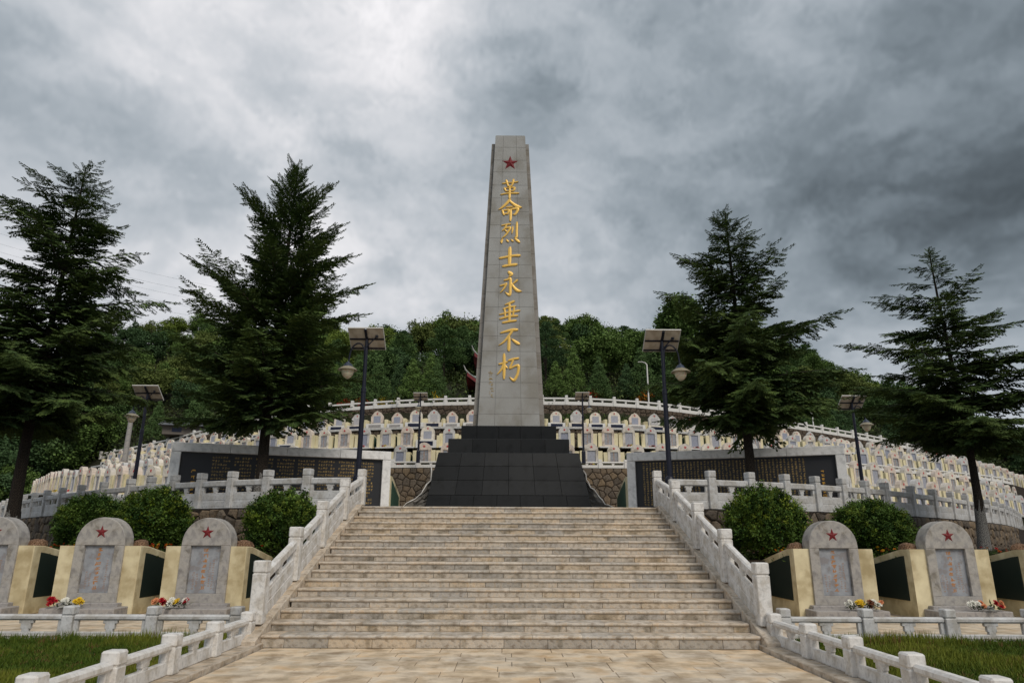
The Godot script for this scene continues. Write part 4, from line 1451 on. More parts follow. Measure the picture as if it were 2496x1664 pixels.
# a broad-leaved crown of leafy lumps; the tones of the lumps differ as those of boughs in leaf of different age do
func wood_crown(g: RandomNumberGenerator, tall: float, kind: int) -> ArrayMesh:
	var b := MB.new()
	var lumps := []
	if kind < 2:
		for i in 27:
			var d := Vector3(g.randfn(), g.randfn() * 0.9 + 0.25, g.randfn()).normalized()
			lumps.append([Vector3(d.x * 0.30, 0.60 + d.y * 0.26, d.z * 0.30) * g.randf_range(0.72, 1.02), g.randf_range(0.06, 0.14)])
		lumps.append([Vector3(0, 0.65, 0), 0.22])
	elif kind == 2: # layered pine
		for i in 18:
			var t := (i + 0.5) / 18.0
			var a := i * 2.4
			var rr := 0.27 * (1.0 - t * 0.75)
			lumps.append([Vector3(cos(a) * rr, 0.33 + t * 0.62, sin(a) * rr), 0.07 + 0.07 * (1.0 - t)])
		lumps.append([Vector3(0, 0.97, 0), 0.05])
	else: # narrow young conifer
		for i in 26:
			var t := (i + 0.5) / 26.0
			var a := i * 2.4
			var rr := 0.21 * (1.0 - t)
			lumps.append([Vector3(cos(a) * rr, 0.10 + t * 0.86, sin(a) * rr), 0.035 + 0.085 * (1.0 - t)])
	for l in lumps:
		var tone := g.randf_range(0.65, 1.3)
		var n := int(520 * (float(l[1]) / 0.13) * (0.8 if kind == 3 else 1.0)) + 30
		for i in n:
			var d := Vector3(g.randfn(), g.randfn(), g.randfn()).normalized()
			var p: Vector3 = (l[0] as Vector3) + d * float(l[1]) * (1.0 - absf(g.randfn()) * 0.2 if g.randf() < 0.72 else g.randf_range(0.9, 1.45)) * Vector3(1.0, 0.8 if kind != 2 else 0.45, 1.0)
			var e := (d * 0.5 + Vector3(g.randfn(), g.randfn() * 0.5, g.randfn()) * 0.6).normalized()
			if kind >= 2: e = (Vector3(p.x, 0.1 if kind == 2 else -0.12, p.z).normalized() + Vector3(g.randfn(), g.randfn(), g.randfn()) * 0.4).normalized()
			var u := e.cross(Vector3(g.randfn(), g.randfn(), g.randfn()).normalized()).normalized()
			var L := g.randf_range(0.02, 0.04) * (0.9 if kind < 2 else 1.05)
			var wd := 0.42 if kind < 2 else 0.2
			var c := tone * g.randf_range(0.75, 1.25)
			b.col = Color(c * 0.95, c, c * 0.9)
			b.tri(p - e * L * 0.5, p + u * L * wd, p + e * L * 0.5)
			b.tri(p - e * L * 0.5, p + e * L * 0.5, p - u * L * wd)
	return b.mesh()

func wood_trunk(g: RandomNumberGenerator, kind: int) -> ArrayMesh:
	var b := MB.new()
	b.tube([Vector3(0, -0.08, 0), Vector3(0.01, 0.3, 0), Vector3(0, 0.62, 0.01), Vector3(0, 0.9, 0)], [0.022, 0.017, 0.011, 0.004], 6, false)
	if kind < 2:
		for i in 7:
			var a := i * 2.4
			b.tube([Vector3(0, 0.34 + i * 0.04, 0), Vector3(cos(a) * 0.14, 0.5 + i * 0.04, sin(a) * 0.14), Vector3(cos(a) * 0.26, 0.6 + i * 0.04, sin(a) * 0.26)], [0.008, 0.006, 0.002], 4, false)
	return b.mesh()

# ------------------------------------------------------------------ terraces
var terrace_edge := {}     # side -> polyline of the upper terrace's edge
var rows := []             # polylines of the hill's wall tops, from the lowest up
const NP := 72

func make_terrace() -> void:
	for s in [-1, 1]:
		var k := 0.0 if s < 0 else 1.0
		var c := [Vector3(s * 4.68, 2.6, -20.75), Vector3(s * 6.2, 2.6, -20.95), Vector3(s * 9.2, 2.6, -22.2), Vector3(s * 13.0, 2.6, -24.6), Vector3(s * 17.6, 2.58, -28.4), Vector3(s * 22.0, 2.55, -32.6), Vector3(s * 27.5, 2.5, -38.5), Vector3(s * 36.0, 2.4, -49.0)]
		terrace_edge[s] = spline(c, 56)
	# terrace paving: from the edge back to the hill
	var front := []
	var L: Array = terrace_edge[-1].duplicate()
	L.reverse()
	for p in L: front.append(p + Vector3(0, 0, -0.1))
	front.append(Vector3(-4.2, 2.6, -20.4)); front.append(Vector3(4.2, 2.6, -20.4))
	for p in terrace_edge[1]: front.append(p + Vector3(0, 0, -0.1))
	var back := []
	for p in front: back.append(Vector3(p.x * 1.15, 2.6, minf(-52.0, p.z - 8.0)))
	structure("terrace", strip(front, back), M.terrace)
	# edge stones above the top step
	var b := MB.new()
	b.box(Vector3(0, 2.49, -20.33), Vector3(8.3, 0.21, 1.0), 0.01)
	structure("landing", b.mesh(), M.step[0])
	# planting beds below the terrace walls
	for s in [-1, 1]:
		var e: Array = terrace_edge[s]
		var f := []; var bk := []
		for p in e:
			f.append(Vector3(p.x, 1.22, maxf(-18.25, p.z + 2.4)) if absf(p.x) < 16.0 else Vector3(p.x + s * 1.5, 1.22, minf(-18.25 , p.z + 6.0)))
			bk.append(p + Vector3(0, -1.2, 0))
		if s < 0:
			f.reverse(); bk.reverse()
		structure("planting_bed", strip(f, bk), M.soil)
		var w := MB.new()
		for i in f.size() - 1:
			w.quad((f[i] as Vector3) + Vector3(0, -1.3, 0), (f[i + 1] as Vector3) + Vector3(0, -1.3, 0), f[i + 1], f[i])
		structure("planting_bed_front", w.mesh(), M.mortar)

# a rubble wall under a polyline: a mortar body and stones bedded in it. stones_max are parts, the rest one part
func rubble_wall(called: String, label: String, group: String, edge: Array, h0: Array, size: float, stones_max: int, seed_: int, from := 0.0, to := 1.0, coping := 0.0, skip := 0.0) -> Node3D:
	var o := thing(called, label, "retaining wall", Vector3.ZERO, 0.0, group)
	var g := RandomNumberGenerator.new()
	g.seed = seed_
	var b := MB.new()
	for i in edge.size() - 1:
		var a: Vector3 = edge[i]; var e: Vector3 = edge[i + 1]
		var out := Vector3.UP.cross(e - a).normalized() * -1.0
		if out.z < 0.0: out = -out
		var a0 := Vector3(a.x, float(h0[i]) - 0.3, a.z); var e0 := Vector3(e.x, float(h0[i + 1]) - 0.3, e.z)
		b.quad(a0, e0, e, a)
		b.quad(a, e, e - out * 0.45, a - out * 0.45)
		b.quad(e0 - out * 0.45, a0 - out * 0.45, a - out * 0.45, e - out * 0.45)
	put("wall_body", b.mesh(), M.mortar, o)
	if coping > 0.0:
		var pts := every(edge, 1.6)
		for i in pts.size() - 1:
			var cb := MB.new()
			var sd := ((pts[i + 1] as Vector3) - (pts[i] as Vector3)).cross(Vector3.UP).normalized()
			cb.bay(pts[i], pts[i + 1], 0.003, 0.997, -0.02, coping, 0.2, 0.015, sd)
			put("coping_stone", cb.mesh(), M.far_white if size < 0.35 else M.white, o)
	var L := length_of(edge)
	var top_h := 0.0
	for i in edge.size(): top_h = maxf(top_h, (edge[i] as Vector3).y - float(h0[i]))
	# rubble: the cells round jittered points, each shrunk and given depth
	var dx := size * 1.25; var dy := size * 0.95
	var nu := int(ceil((to - from) * L / dx)); var nv := int(ceil(top_h / dy)) + 1
	var P := []
	for j in nv + 2:
		var r := []
		for i in nu + 2:
			r.append(Vector2(L * from + (i - 0.5 + (0.5 if j % 2 else 0.0)) * dx + g.randf_range(-0.38, 0.38) * dx, -(j - 0.5) * dy + g.randf_range(-0.34, 0.34) * dy))
		P.append(r)
	var rest := MB.new()
	var count := 0
	for j in range(1, nv + 1):
		for i in range(1, nu + 1):
			var c: Vector2 = P[j][i]
			var q := along(edge, clampf(c.x, 0.0, L))
			if absf((q[0] as Vector3).x) < skip: continue
			var foot := 0.0
			var fi := clampi(int(c.x / L * (edge.size() - 1)), 0, edge.size() - 1)
			foot = float(h0[fi]) - (q[0] as Vector3).y - size * 0.4
			if c.y < foot: continue
			var poly := PackedVector2Array([c + Vector2(-dx, -dy), c + Vector2(dx, -dy), c + Vector2(dx, dy), c + Vector2(-dx, dy)])
			for jj in range(j - 1, j + 2):
				for ii in range(i - 1, i + 2):
					if jj == j and ii == i: continue
					poly = half_plane(poly, (c + P[jj][ii]) * 0.5, (P[jj][ii] as Vector2) - c)
			poly = half_plane(poly, Vector2(0, -0.012), Vector2(0, 1))
			poly = half_plane(poly, Vector2(L * from, 0), Vector2(-1, 0))
			poly = half_plane(poly, Vector2(L * to, 0), Vector2(1, 0))
			if poly.size() < 3: continue
			var shr := Geometry2D.offset_polygon(poly, -size * 0.032, Geometry2D.JOIN_MITER)
			if shr.size() != 1 or shr[0].size() < 3: continue
			poly = shr[0]
			var dir: Vector3 = q[1]
			dir.y = 0
			dir = dir.normalized()
			var out := dir.cross(Vector3.UP)
			if out.z < 0.0: out = -out
			var sx := Vector3.UP.cross(out)
			var o0: Vector3 = q[0]
			# in the wall's plane: x along, y up; keep the polygon's own orientation
			var flip := 1.0 if sx.dot(dir) > 0.0 else -1.0
			var pl := PackedVector2Array()
			for v in poly: pl.append(Vector2((v.x - c.x) * flip, v.y))
			if Geometry2D.is_polygon_clockwise(pl): pl.reverse()
			var bs := Basis(sx, Vector3.UP, out) * Basis(Vector3.UP, g.randf_range(-0.05, 0.05))
			var target := MB.new() if count < stones_max else rest
			target.boulder_face(pl, -0.05, g.randf_range(0.05, 0.11) * (0.6 + size * 0.7), size, Transform3D(bs, o0), g)
			if count < stones_max:
				put("stone", target.mesh(), M.rubble[g.randi() % 5], o)
				count += 1
	if rest.v.size():
		var r := put("stones", rest.mesh(), M.far_rubble, o)
		r.set_meta("kind", "stuff")
	return o

func half_plane(poly: PackedVector2Array, at: Vector2, n: Vector2) -> PackedVector2Array:
	var out := PackedVector2Array()
	for i in poly.size():
		var a := poly[i]; var e := poly[(i + 1) % poly.size()]
		var da := (a - at).dot(n); var de := (e - at).dot(n)
		if da <= 0.0: out.append(a)
		if (da < 0.0 and de > 0.0) or (da > 0.0 and de < 0.0): out.append(a.lerp(e, da / (da - de)))
	return out

func make_terrace_walls() -> void:
	var rail := {"w": 0.25, "h": 1.13, "cap": 0.2, "r0": 0.68, "r1": 0.87, "p0": 0.0, "p1": 0.49, "t": 0.06}
	for s in [-1, 1]:
		var side := "left" if s < 0 else "right"
		var e: Array = terrace_edge[s]
		var h0 := []
		for p in e: h0.append(1.3)
		rubble_wall("terrace_wall", "rubble stone wall under the upper terrace, behind the %s bushes" % side, "terrace walls", e, h0, 0.36, 280, 300 + s, 0.0, 0.80)
		var pts := []
		var run := 0.0
		while run < length_of(e):
			var at: Vector3 = along(e, run)[0]
			pts.append(at)
			run += 1.45 if absf(at.x) < 13.0 else 2.3
		for i in pts.size(): pts[i] = (pts[i] as Vector3) + Vector3(0, 0.01, -0.14)
		balustrade("terrace_balustrade", "tall grey white balustrade on the %s terrace wall, curving away behind the conifers" % side, "balustrades on the terrace walls", pts, rail, M.white, false)

func make_rows() -> void:
	# control points: left end ... centre ... right end (x, height above the plaza, z)
	var E := 1.7716
	var ctl := [
		[Vector3(-49, 3.4 + E, -70), Vector3(-35, 2.9 + E, -52.5), Vector3(-22.7, 2.1 + E, -41), Vector3(-13, 1.2 + E, -37.5), Vector3(-8, 0.5 + E, -43.5), Vector3(0, 0.3 + E, -47.5), Vector3(8, 0.5 + E, -43.5), Vector3(13, 1.3 + E, -37.0), Vector3(18, 1.7 + E, -38.0), Vector3(29, 1.7 + E, -44.5), Vector3(38, 1.5 + E, -51), Vector3(50, 1.0 + E, -61)],
		[Vector3(-41, 4.3 + E, -67), Vector3(-34.5, 4.0 + E, -58.5), Vector3(-22.5, 3.5 + E, -47.5), Vector3(-13, 3.0 + E, -44.0), Vector3(-9.3, 0.6 + E, -47.0), Vector3(0, 0.35 + E, -48.9), Vector3(9.3, 0.6 + E, -47.0), Vector3(13, 3.2 + E, -43.0), Vector3(21.5, 3.4 + E, -45.5), Vector3(33.7, 3.2 + E, -52.0), Vector3(42, 2.9 + E, -57.5), Vector3(54, 2.2 + E, -68.5)],
		[Vector3(-43.5, 5.2 + E, -71.5), Vector3(-35.5, 5.0 + E, -64), Vector3(-22, 4.9 + E, -54.5), Vector3(-11, 4.85 + E, -51), Vector3(0, 4.85 + E, -50), Vector3(11, 4.85 + E, -50), Vector3(23.3, 5.2 + E, -52), Vector3(38.5, 5.0 + E, -58.5), Vector3(47, 4.7 + E, -63.5), Vector3(60, 3.8 + E, -75)],
		[Vector3(-45.5, 6.2 + E, -75.5), Vector3(-36, 6.4 + E, -68.5), Vector3(-22, 6.7 + E, -58.5), Vector3(-11, 6.8 + E, -55), Vector3(0, 6.8 + E, -54), Vector3(11, 6.8 + E, -54), Vector3(23.5, 6.7 + E, -56.5), Vector3(40, 6.3 + E, -63.5), Vector3(50, 5.9 + E, -70), Vector3(63, 4.9 + E, -81)],
		[Vector3(-47.5, 7.4 + E, -79.5), Vector3(-37, 8.1 + E, -73), Vector3(-22, 8.9 + E, -64), Vector3(-11, 9.2 + E, -61), Vector3(0, 9.2 + E, -60), Vector3(11, 9.15 + E, -60.3), Vector3(24, 8.7 + E, -64), Vector3(42, 7.8 + E, -73), Vector3(56, 7.2 + E, -82), Vector3(66, 6.3 + E, -90)],
		[Vector3(-49.5, 8.9 + E, -84), Vector3(-38, 10.0 + E, -78), Vector3(-25, 11.5 + E, -70), Vector3(-12, 12.3 + E, -67), Vector3(0, 12.5 + E, -66), Vector3(12, 12.4 + E, -66.5), Vector3(25, 11.8 + E, -71), Vector3(45, 10.6 + E, -80), Vector3(62, 8.9 + E, -90), Vector3(71, 8.2 + E, -98)],
	]
	for c in ctl: # sampled evenly across, so that the rows' points stand one behind another
		var fine := spline(c, 220)
		var r := []
		var j := 0
		for i in NP + 1:
			var x: float = lerpf(fine[0].x, fine[-1].x, float(i) / NP)
			while j < fine.size() - 2 and fine[j + 1].x < x: j += 1
			r.append((fine[j] as Vector3).lerp(fine[j + 1], clampf((x - fine[j].x) / maxf(fine[j + 1].x - fine[j].x, 1e-4), 0.0, 1.0)))
		rows.append(r)
	# flats between the walls
	for k in rows.size() - 1:
		var f: Array = rows[k]
		var bk := []
		for i in NP + 1:
			bk.append(Vector3(rows[k + 1][i].x, lerpf(f[i].y, rows[k + 1][i].y, 0.22 if k != 2 else 0.8), rows[k + 1][i].z))
		structure("hill_terrace", strip(f, bk), M.hill if k > 1 else M.terrace)
	# slope in front of the lowest row, where it rises over the terrace
	var foot := []
	for p in rows[0]: foot.append(Vector3(p.x * 0.97, 2.62, p.z + 0.9 + maxf(0.0, p.y - 2.6) * 0.8))
	structure("hill_foot", strip(foot, rows[0]), M.hill)

func hill_y(x: float, z: float) -> float:
	# height of the wooded hill: rises behind the topmost wall, falls off to both sides and to the front
	var t: Array = rows[5]
	var zc := 0.0; var yc := 0.0
	if x <= t[0].x:
		zc = t[0].z - (t[0].x - x) * 0.25; yc = t[0].y - (t[0].x - x) * 0.04
	elif x >= t[NP].x:
		zc = t[NP].z - (x - t[NP].x) * 0.5; yc = t[NP].y - (x - t[NP].x) * 0.05
	else:
		for i in NP:
			if x <= t[i + 1].x:
				var f: float = (x - t[i].x) / maxf(t[i + 1].x - t[i].x, 0.001)
				zc = lerpf(t[i].z, t[i + 1].z, f); yc = lerpf(t[i].y, t[i + 1].y, f)
				break
	var d := zc - z
	if d < 0.0: return maxf(yc + d * 0.75, 1.0) - 0.6
	var rise := lerpf(0.335, 0.43, clampf((x - 15.0) / 45.0, 0, 1)) if x > 0.0 else lerpf(0.345, 0.56, clampf((-25.0 - x) / 45.0, 0, 1))
	if x > 70.0: rise = lerpf(0.43, 0.30, clampf((x - 70.0) / 50.0, 0, 1))
	var up := minf(d, 62.0) * rise + sin(x * 0.11) * 0.8 + sin(z * 0.13 + x * 0.05) * 0.7
	if d > 62.0: up -= (d - 62.0) * 0.12
	return yc + up * clampf(d / 4.0, 0.0, 1.0) - 0.05

func make_hill() -> void:
	var b := MB.new()
	var nx := 70; var nz := 44
	var P := []
	for j in nz + 1:
		var r := []
		for i in nx + 1:
			var x := lerpf(-190.0, 190.0, float(i) / nx)
			var z := lerpf(-36.0, -230.0, pow(float(j) / nz, 1.15))
			if absf(x) < 52.0 and z > -58.0 and hill_y(x, z) > -10.0:
				r.append(Vector3(x, minf(hill_y(x, z), 1.5), z))
			else:
				r.append(Vector3(x, hill_y(x, z), z))
		P.append(r)
	for j in nz:
		for i in nx:
			b.quad(P[j][i], P[j][i + 1], P[j + 1][i + 1], P[j + 1][i])
	structure("wooded_hill", b.mesh(), M.hill)

func at_x(e: Array, x: float) -> float: # distance along a polyline where it passes x
	var s := 0.0
	for i in e.size() - 1:
		var a: Vector3 = e[i]; var b: Vector3 = e[i + 1]
		if x <= b.x: return s + a.distance_to(b) * clampf((x - a.x) / (b.x - a.x), 0.0, 1.0)
		s += a.distance_to(b)
	return s

func ordinal(i: int) -> String:
	var w := ["first", "second", "third", "fourth", "fifth", "sixth", "seventh", "eighth", "ninth", "tenth", "eleventh", "twelfth", "thirteenth", "fourteenth", "fifteenth", "sixteenth", "seventeenth", "eighteenth", "nineteenth", "twentieth"]
	if i < 20: return w[i]
	var t: String = ["twenty", "thirty", "forty", "fifty", "sixty"][(i + 1) / 10 - 2]
	var u := (i + 1) % 10
	if u == 0: return {"twenty": "twentieth", "thirty": "thirtieth", "forty": "fortieth", "fifty": "fiftieth", "sixty": "sixtieth"}[t]
	return t + "-" + w[u - 1]

func make_hill_walls() -> void:
	var names := ["lowest", "second lowest", "third", "fourth", "fifth", "topmost"]
	for k in range(0, 6):
		var e: Array = rows[k]
		var h0 := []
		for i in NP + 1:
			if k == 0: h0.append(e[i].y - 0.5)
			else: h0.append(lerpf(rows[k - 1][i].y, e[i].y, 0.22 if k != 3 else 0.8))
		if k == 2:
			rubble_wall("hill_wall", "brown rubble retaining wall behind the obelisk, under the first row of hill graves", "rubble walls of the hill cemetery", e, h0, 0.44, 300, 402, at_x(e, -9.6) / length_of(e), at_x(e, 9.6) / length_of(e), 0.0, 4.2)
		elif k == 3: continue
		elif k >= 4:
			rubble_wall("hill_wall", "%s dark rubble retaining wall of the hill cemetery" % names[k], "rubble walls of the hill cemetery", e, h0, 0.5, 0, 400 + k, 0.03, 0.97, 0.18 if k == 4 else 0.0)
		else:
			rubble_wall("hill_wall", "%s dark rubble retaining wall of the hill cemetery" % names[k], "rubble walls of the hill cemetery", e, h0, 0.4, 0, 400 + k, 0.0, 1.0, 0.14, 11.0)
	# low white balustrades on the first row's wall and along the top
	for q in [[2, 0.62, "low white balustrade on the rubble wall right behind the obelisk", 1.9, 0.0], [5, 0.95, "white balustrade along the top of the hill cemetery, under the trees", 2.4, 0.0]]:
		var e: Array = rows[q[0]]
		var sub := []
		for p in e: sub.append(p + Vector3(0, 0.0, -0.12))
		var pts := every(sub, q[3])
		if q[0] == 2:
			var keep := []
			for p in pts:
				if p.x > -24.0 and p.x < 46.0: keep.append(p)
			pts = keep
		var h: float = q[1]
		balustrade("hill_balustrade", q[2], "", pts, {"w": 0.26, "h": h, "cap": 0.2, "r0": h * 0.58, "r1": h * 0.76, "p0": -0.05, "p1": h * 0.36, "t": 0.09}, M.far_white)

func make_hill_graves() -> void:
	rng.seed = 83
	var protos := []
	for i in 4:
		protos.append(make_grave("hill_grave", "", "graves on the hill", 0, i))
	# an older kind for the upper row: a plain rounded slab on a white box with a dark plaque
	var olds := []
	for i in 3:
		var o := thing("old_grave", "", "grave", Vector3.ZERO, 0.0, "older graves in the upper rows of the hill")
		var b := MB.new()
		b.box(Vector3(0, 0.35, 0.1), Vector3(1.7, 0.7, 0.9), 0.0)
		put("grave_box", b.mesh(), M.far_white if i != 1 else M.far_tomb[1], o)
		b = MB.new()
		b.box(Vector3(0, 0.42, 0.565), Vector3(1.15, 0.34, 0.03), 0.0)
		put("dark_plaque", b.mesh(), M.solar if i != 2 else M.plinth, o)
		b = MB.new()
		var ol := arch_outline(1.15, 1.25, 8) if i == 0 else PackedVector2Array([Vector2(-0.55, 0), Vector2(0.55, 0), Vector2(0.6, 0.75), Vector2(0.3, 1.15), Vector2(0, 1.32), Vector2(-0.3, 1.15), Vector2(-0.6, 0.75)])
		b.prism(ol, -0.2, 0.0, Transform3D(Basis.IDENTITY, Vector3(0, 0.7, -0.02)))
		put("headstone", b.mesh(), M.far_tomb[(i + 1) % 4], o)
		b = MB.new()
		b.quad_uv(Vector3(-0.34, 0.85, -0.01), Vector3(0.34, 0.85, -0.01), Vector3(0.34, 1.5, -0.01), Vector3(-0.34, 1.5, -0.01))
		put("inscription", b.mesh(), T["far_tablet%d" % i], o)
		var sm := put("star", T.far_star, M.red_bright, o)
		sm.position = Vector3(0, 1.72, -0.015)
		sm.scale = Vector3.ONE * 0.7
		for s in [-1, 1]:
			b = MB.new()
			b.box(Vector3(s * 0.98, 0.55, -0.35), Vector3(0.28, 1.1, 1.4), 0.02)
			put("side_block", b.mesh(), M.far_cream, o)
		olds.append(o)
	var row_name := ["lowest", "second", "third", "fourth", "top"]
	var used_proto := {}
	for k in 5:
		var e: Array = rows[k]
		var L := length_of(e)
		var u := 1.0
		var spots := []
		var step := 1.98 if k < 2 else 1.84
		while u < L - 1.0:
			var q := along(e, u)
			u += step * rng.randf_range(0.93, 1.07)
			var P: Vector3 = q[0]
			if k < 2 and (P.x > -12.5 and P.x < 13.5): continue
			# nothing stands behind the obelisk or where the panel walls and conifers hide it wholly
			if absf(P.x) > 0.775 * absf(P.z): continue
			if k >= 2 and absf(P.x) < (2.0 if k < 4 else 1.6): continue
			if k == 2 and P.x < -9.5 and P.x > -17.0: continue
			if k == 1 and P.x < -12.0 and P.x > -18.0: continue
			spots.append([P, q[1]])
		var nl := 0; var nr := 0
		for sp in spots:
			if sp[0].x < 0: nl += 1
		var li := 0; var ri := 0
		for sp in spots:
			var P: Vector3 = sp[0]
			var d: Vector3 = sp[1]
			var turn := atan2(-d.z, d.x)
			var back := Vector3(0, 0, -1.25).rotated(Vector3.UP, turn)
			var at := P + back
			var idx := 0
			var txt := ""
			if P.x < 0:
				idx = nl - 1 - li; li += 1
				txt = "left"
			else:
				idx = ri; ri += 1
				txt = "right"
			var vi := rng.randi() % 4
			var old := k == 4 or (k == 3 and rng.randf() < 0.15)
			var look: String = ["grey", "warm white", "blue grey", "pinkish"][vi] + " arched"
			if old: look = "old " + ["round-topped", "peaked white", "peaked grey"][vi % 3]
			var label := "%s grave, %s %s of the obelisk in the hill's %s row" % [look, ordinal(idx), txt, row_name[k]]
			var src: Node3D = olds[vi % 3] if old else protos[vi]
			var scl := rng.randf_range(0.84, 0.93) if not old else rng.randf_range(0.86, 1.0)
			var y := at.y - 0.02 + (0.25 if k != 2 else 0.45) * 0.5
			at.y = P.y + 0.03
			if not used_proto.has(src):
				used_proto[src] = true
				src.set_meta("label", label)
				src.transform = Transform3D(Basis(Vector3.UP, turn).scaled(Vector3.ONE * scl), at)
			else:
				var c := copy(src, label, at, turn, scl)
				c.rotate_object_local(Vector3.UP, rng.randf_range(-0.05, 0.05))
				c.rotate_object_local(Vector3.BACK, rng.randf_range(-0.022, 0.022))
				c.rotate_object_local(Vector3.RIGHT, rng.randf_range(-0.03, 0.015))
	# two graves of the terrace that show beside the panel walls
	for s in [-1, 1]:
		var src: Node3D = protos[0]
		copy(src, "grave at the inner end of the %s inscription wall, its dark green side panel showing" % ("left" if s < 0 else "right"), Vector3(s * 6.05, 2.6, -29.6), 0.0, 1.12)

# ------------------------------------------------------------------ wood on the hill
func make_wood() -> void:
	var g := RandomNumberGenerator.new()
	g.seed = 501
	var crowns := []
	for i in 7:
		var kind: int = [0, 0, 1, 2, 0, 2, 3][i]
		crowns.append([wood_crown(g, 1.0, kind), wood_trunk(g, kind), kind])
	var tones := [Color(0.135, 0.21, 0.06), Color(0.10, 0.165, 0.06), Color(0.21, 0.275, 0.06), Color(0.078, 0.135, 0.06), Color(0.17, 0.21, 0.065)]
	var tname := ["mid green", "deep green", "yellow-green", "blackish green", "olive green"]
	var mats := []
	for t in tones: mats.append(leafmat(t, 0.15, 0.8))
	var spots := []
	# ranks up the slope
	for r in 9:
		var d: float = [5.5, 11.0, 17.0, 23.0, 30.0, 37.0, 45.0, 53.0, 61.0][r]
		var n := 27
		for i in n:
			var x := lerpf(-92.0, 104.0, (i + 0.5 + g.randf_range(-0.35, 0.35)) / n) * (0.86 + r * 0.022)
			spots.append([x, d + g.randf_range(-2.2, 2.2), r])
	for i in 24:
		spots.append([lerpf(-34.0, 42.0, (i + 0.5 + g.randf_range(-0.3, 0.3)) / 24.0), 3.6 + g.randf_range(-0.8, 1.6), 0])
	# trees to the left of the cemetery
	for i in 15:
		spots.append([g.randf_range(-95.0, -56.0), g.randf_range(-26.0, 2.0), 9])
	for i in 9:
		spots.append([g.randf_range(76.0, 100.0), g.randf_range(-12.0, 2.0), 9])
	for i in 16:
		spots.append([g.randf_range(-72.0, -50.5), g.randf_range(-11.0, 3.0), 9])
	var protos := {}
	var per := {}
	for sp in spots:
		var x: float = sp[0]
		if sp[1] < 12.0 and absf(x + 1.6) < 5.2: continue
		# find z so that the tree stands d behind the top wall
		var zc := -66.0
		var t: Array = rows[5]
		if x <= t[0].x: zc = t[0].z - (t[0].x - x) * 0.25
		elif x >= t[NP].x: zc = t[NP].z - (x - t[NP].x) * 0.5
		else:
			for i in NP:
				if x <= t[i + 1].x:
					zc = t[i].z
					break
		var z: float = zc - float(sp[1])
		var ci := g.randi() % 6
		var H := g.randf_range(5.5, 8.8)
		if sp[2] == 0:
			ci = 6
			H = g.randf_range(4.2, 6.6)
			if absf(x) > 60.0: ci = g.randi() % 6
		elif sp[2] >= 6: 
			H = g.randf_range(6.5, 10.5)
			if ci == 5: ci = 3
		elif sp[2] == 9: H = g.randf_range(5.0, 9.0)
		var ti := g.randi() % 5
		if sp[2] <= 1: ti = [1, 3, 3, 0, 1][ti]
		if sp[2] >= 6 and g.randf() < 0.5: ti = 0
		if ci == 3 or ci == 5: ti = [1, 3, 1, 3, 4][ti]
		var rank := "%d" % sp[2]
		if not per.has(rank): per[rank] = []
		per[rank].append([x, z, ci, ti, H])
	var rank_name := ["front rank", "second rank", "third rank", "fourth rank", "fifth rank", "sixth rank", "seventh rank", "eighth rank", "skyline rank", "outer wood"]
	for rank in per:
		var a: Array = per[rank]
		a.sort_custom(func(p, q): return p[0] / p[1] > q[0] / q[1])
		for i in a.size():
			var q = a[i]
			var kn: String = ["broad-leaved tree", "broad-leaved tree", "broad-leaved tree", "pine", "broad-leaved tree", "pine", "young conifer"][q[2]]
			var called: String = {"broad-leaved tree": "broadleaf_tree", "pine": "pine_tree", "young conifer": "young_conifer"}[kn]
			var label := "%s %s, %s from the left in the hill wood's %s" % [tname[q[3]], kn, ordinal(i), rank_name[int(rank)]]
			var o := thing(called, label, "tree", Vector3(q[0], hill_y(q[0], q[1]) - 0.2, q[1]), g.randf() * TAU, "trees of the wood behind the hill cemetery")
			var wd := g.randf_range(0.9, 1.25)
			o.scale = Vector3(q[4] * wd, q[4], q[4] * wd)
			put("crown", crowns[q[2]][0], mats[q[3]], o)
			put("trunk", crowns[q[2]][1], M.bark, o)
	# single tall trees that stand out on the skyline
	var solo := [[-12.0, 58.0, 10.5, 0, 0, "tall tree on the skyline just left of the obelisk's edge"], [27.5, 34.0, 15.0, 2, 0, "open-crowned tree standing high above the right near lamp"], [70.0, 22.0, 10.5, 4, 1, "rounded dark tree against the grey sky between the right conifers"], [59.0, 20.0, 9.0, 1, 0, "small rounded tree against the sky right of the right conifer"]]
	for s in solo:
		var x: float = s[0]
		var z := -66.0 - float(s[1]) - maxf(0.0, absf(x) - 20.0) * 0.35
		var o := thing("broadleaf_tree", s[5], "tree", Vector3(x, hill_y(x, z) - 0.2, z), x, "trees of the wood behind the hill cemetery")
		o.scale = Vector3(s[2], s[2], s[2])
		put("crown", crowns[s[3]][0], mats[s[4]], o)
		put("trunk", crowns[s[3]][1], M.bark, o)
	# scrub covering the slope between the trunks
	var clump := leaf_clump(g, 34, 1.4, 0.38)
	var xs := []; var cs := []
	for i in 7500:
		var x := g.randf_range(-110.0, 115.0)
		var d := g.randf_range(1.2, 66.0)
		var zc := -66.0 - maxf(0.0, absf(x) - 10.0) * 0.42
		var z := zc - d
		xs.append(Transform3D(Basis.from_euler(Vector3(0, g.randf() * TAU, 0)).scaled(Vector3.ONE * g.randf_range(0.6, 1.3)), Vector3(x, hill_y(x, z) + 0.35, z)))
		cs.append(Color(0.04, 0.068, 0.022).lerp(Color(0.09, 0.12, 0.034), g.randf()))
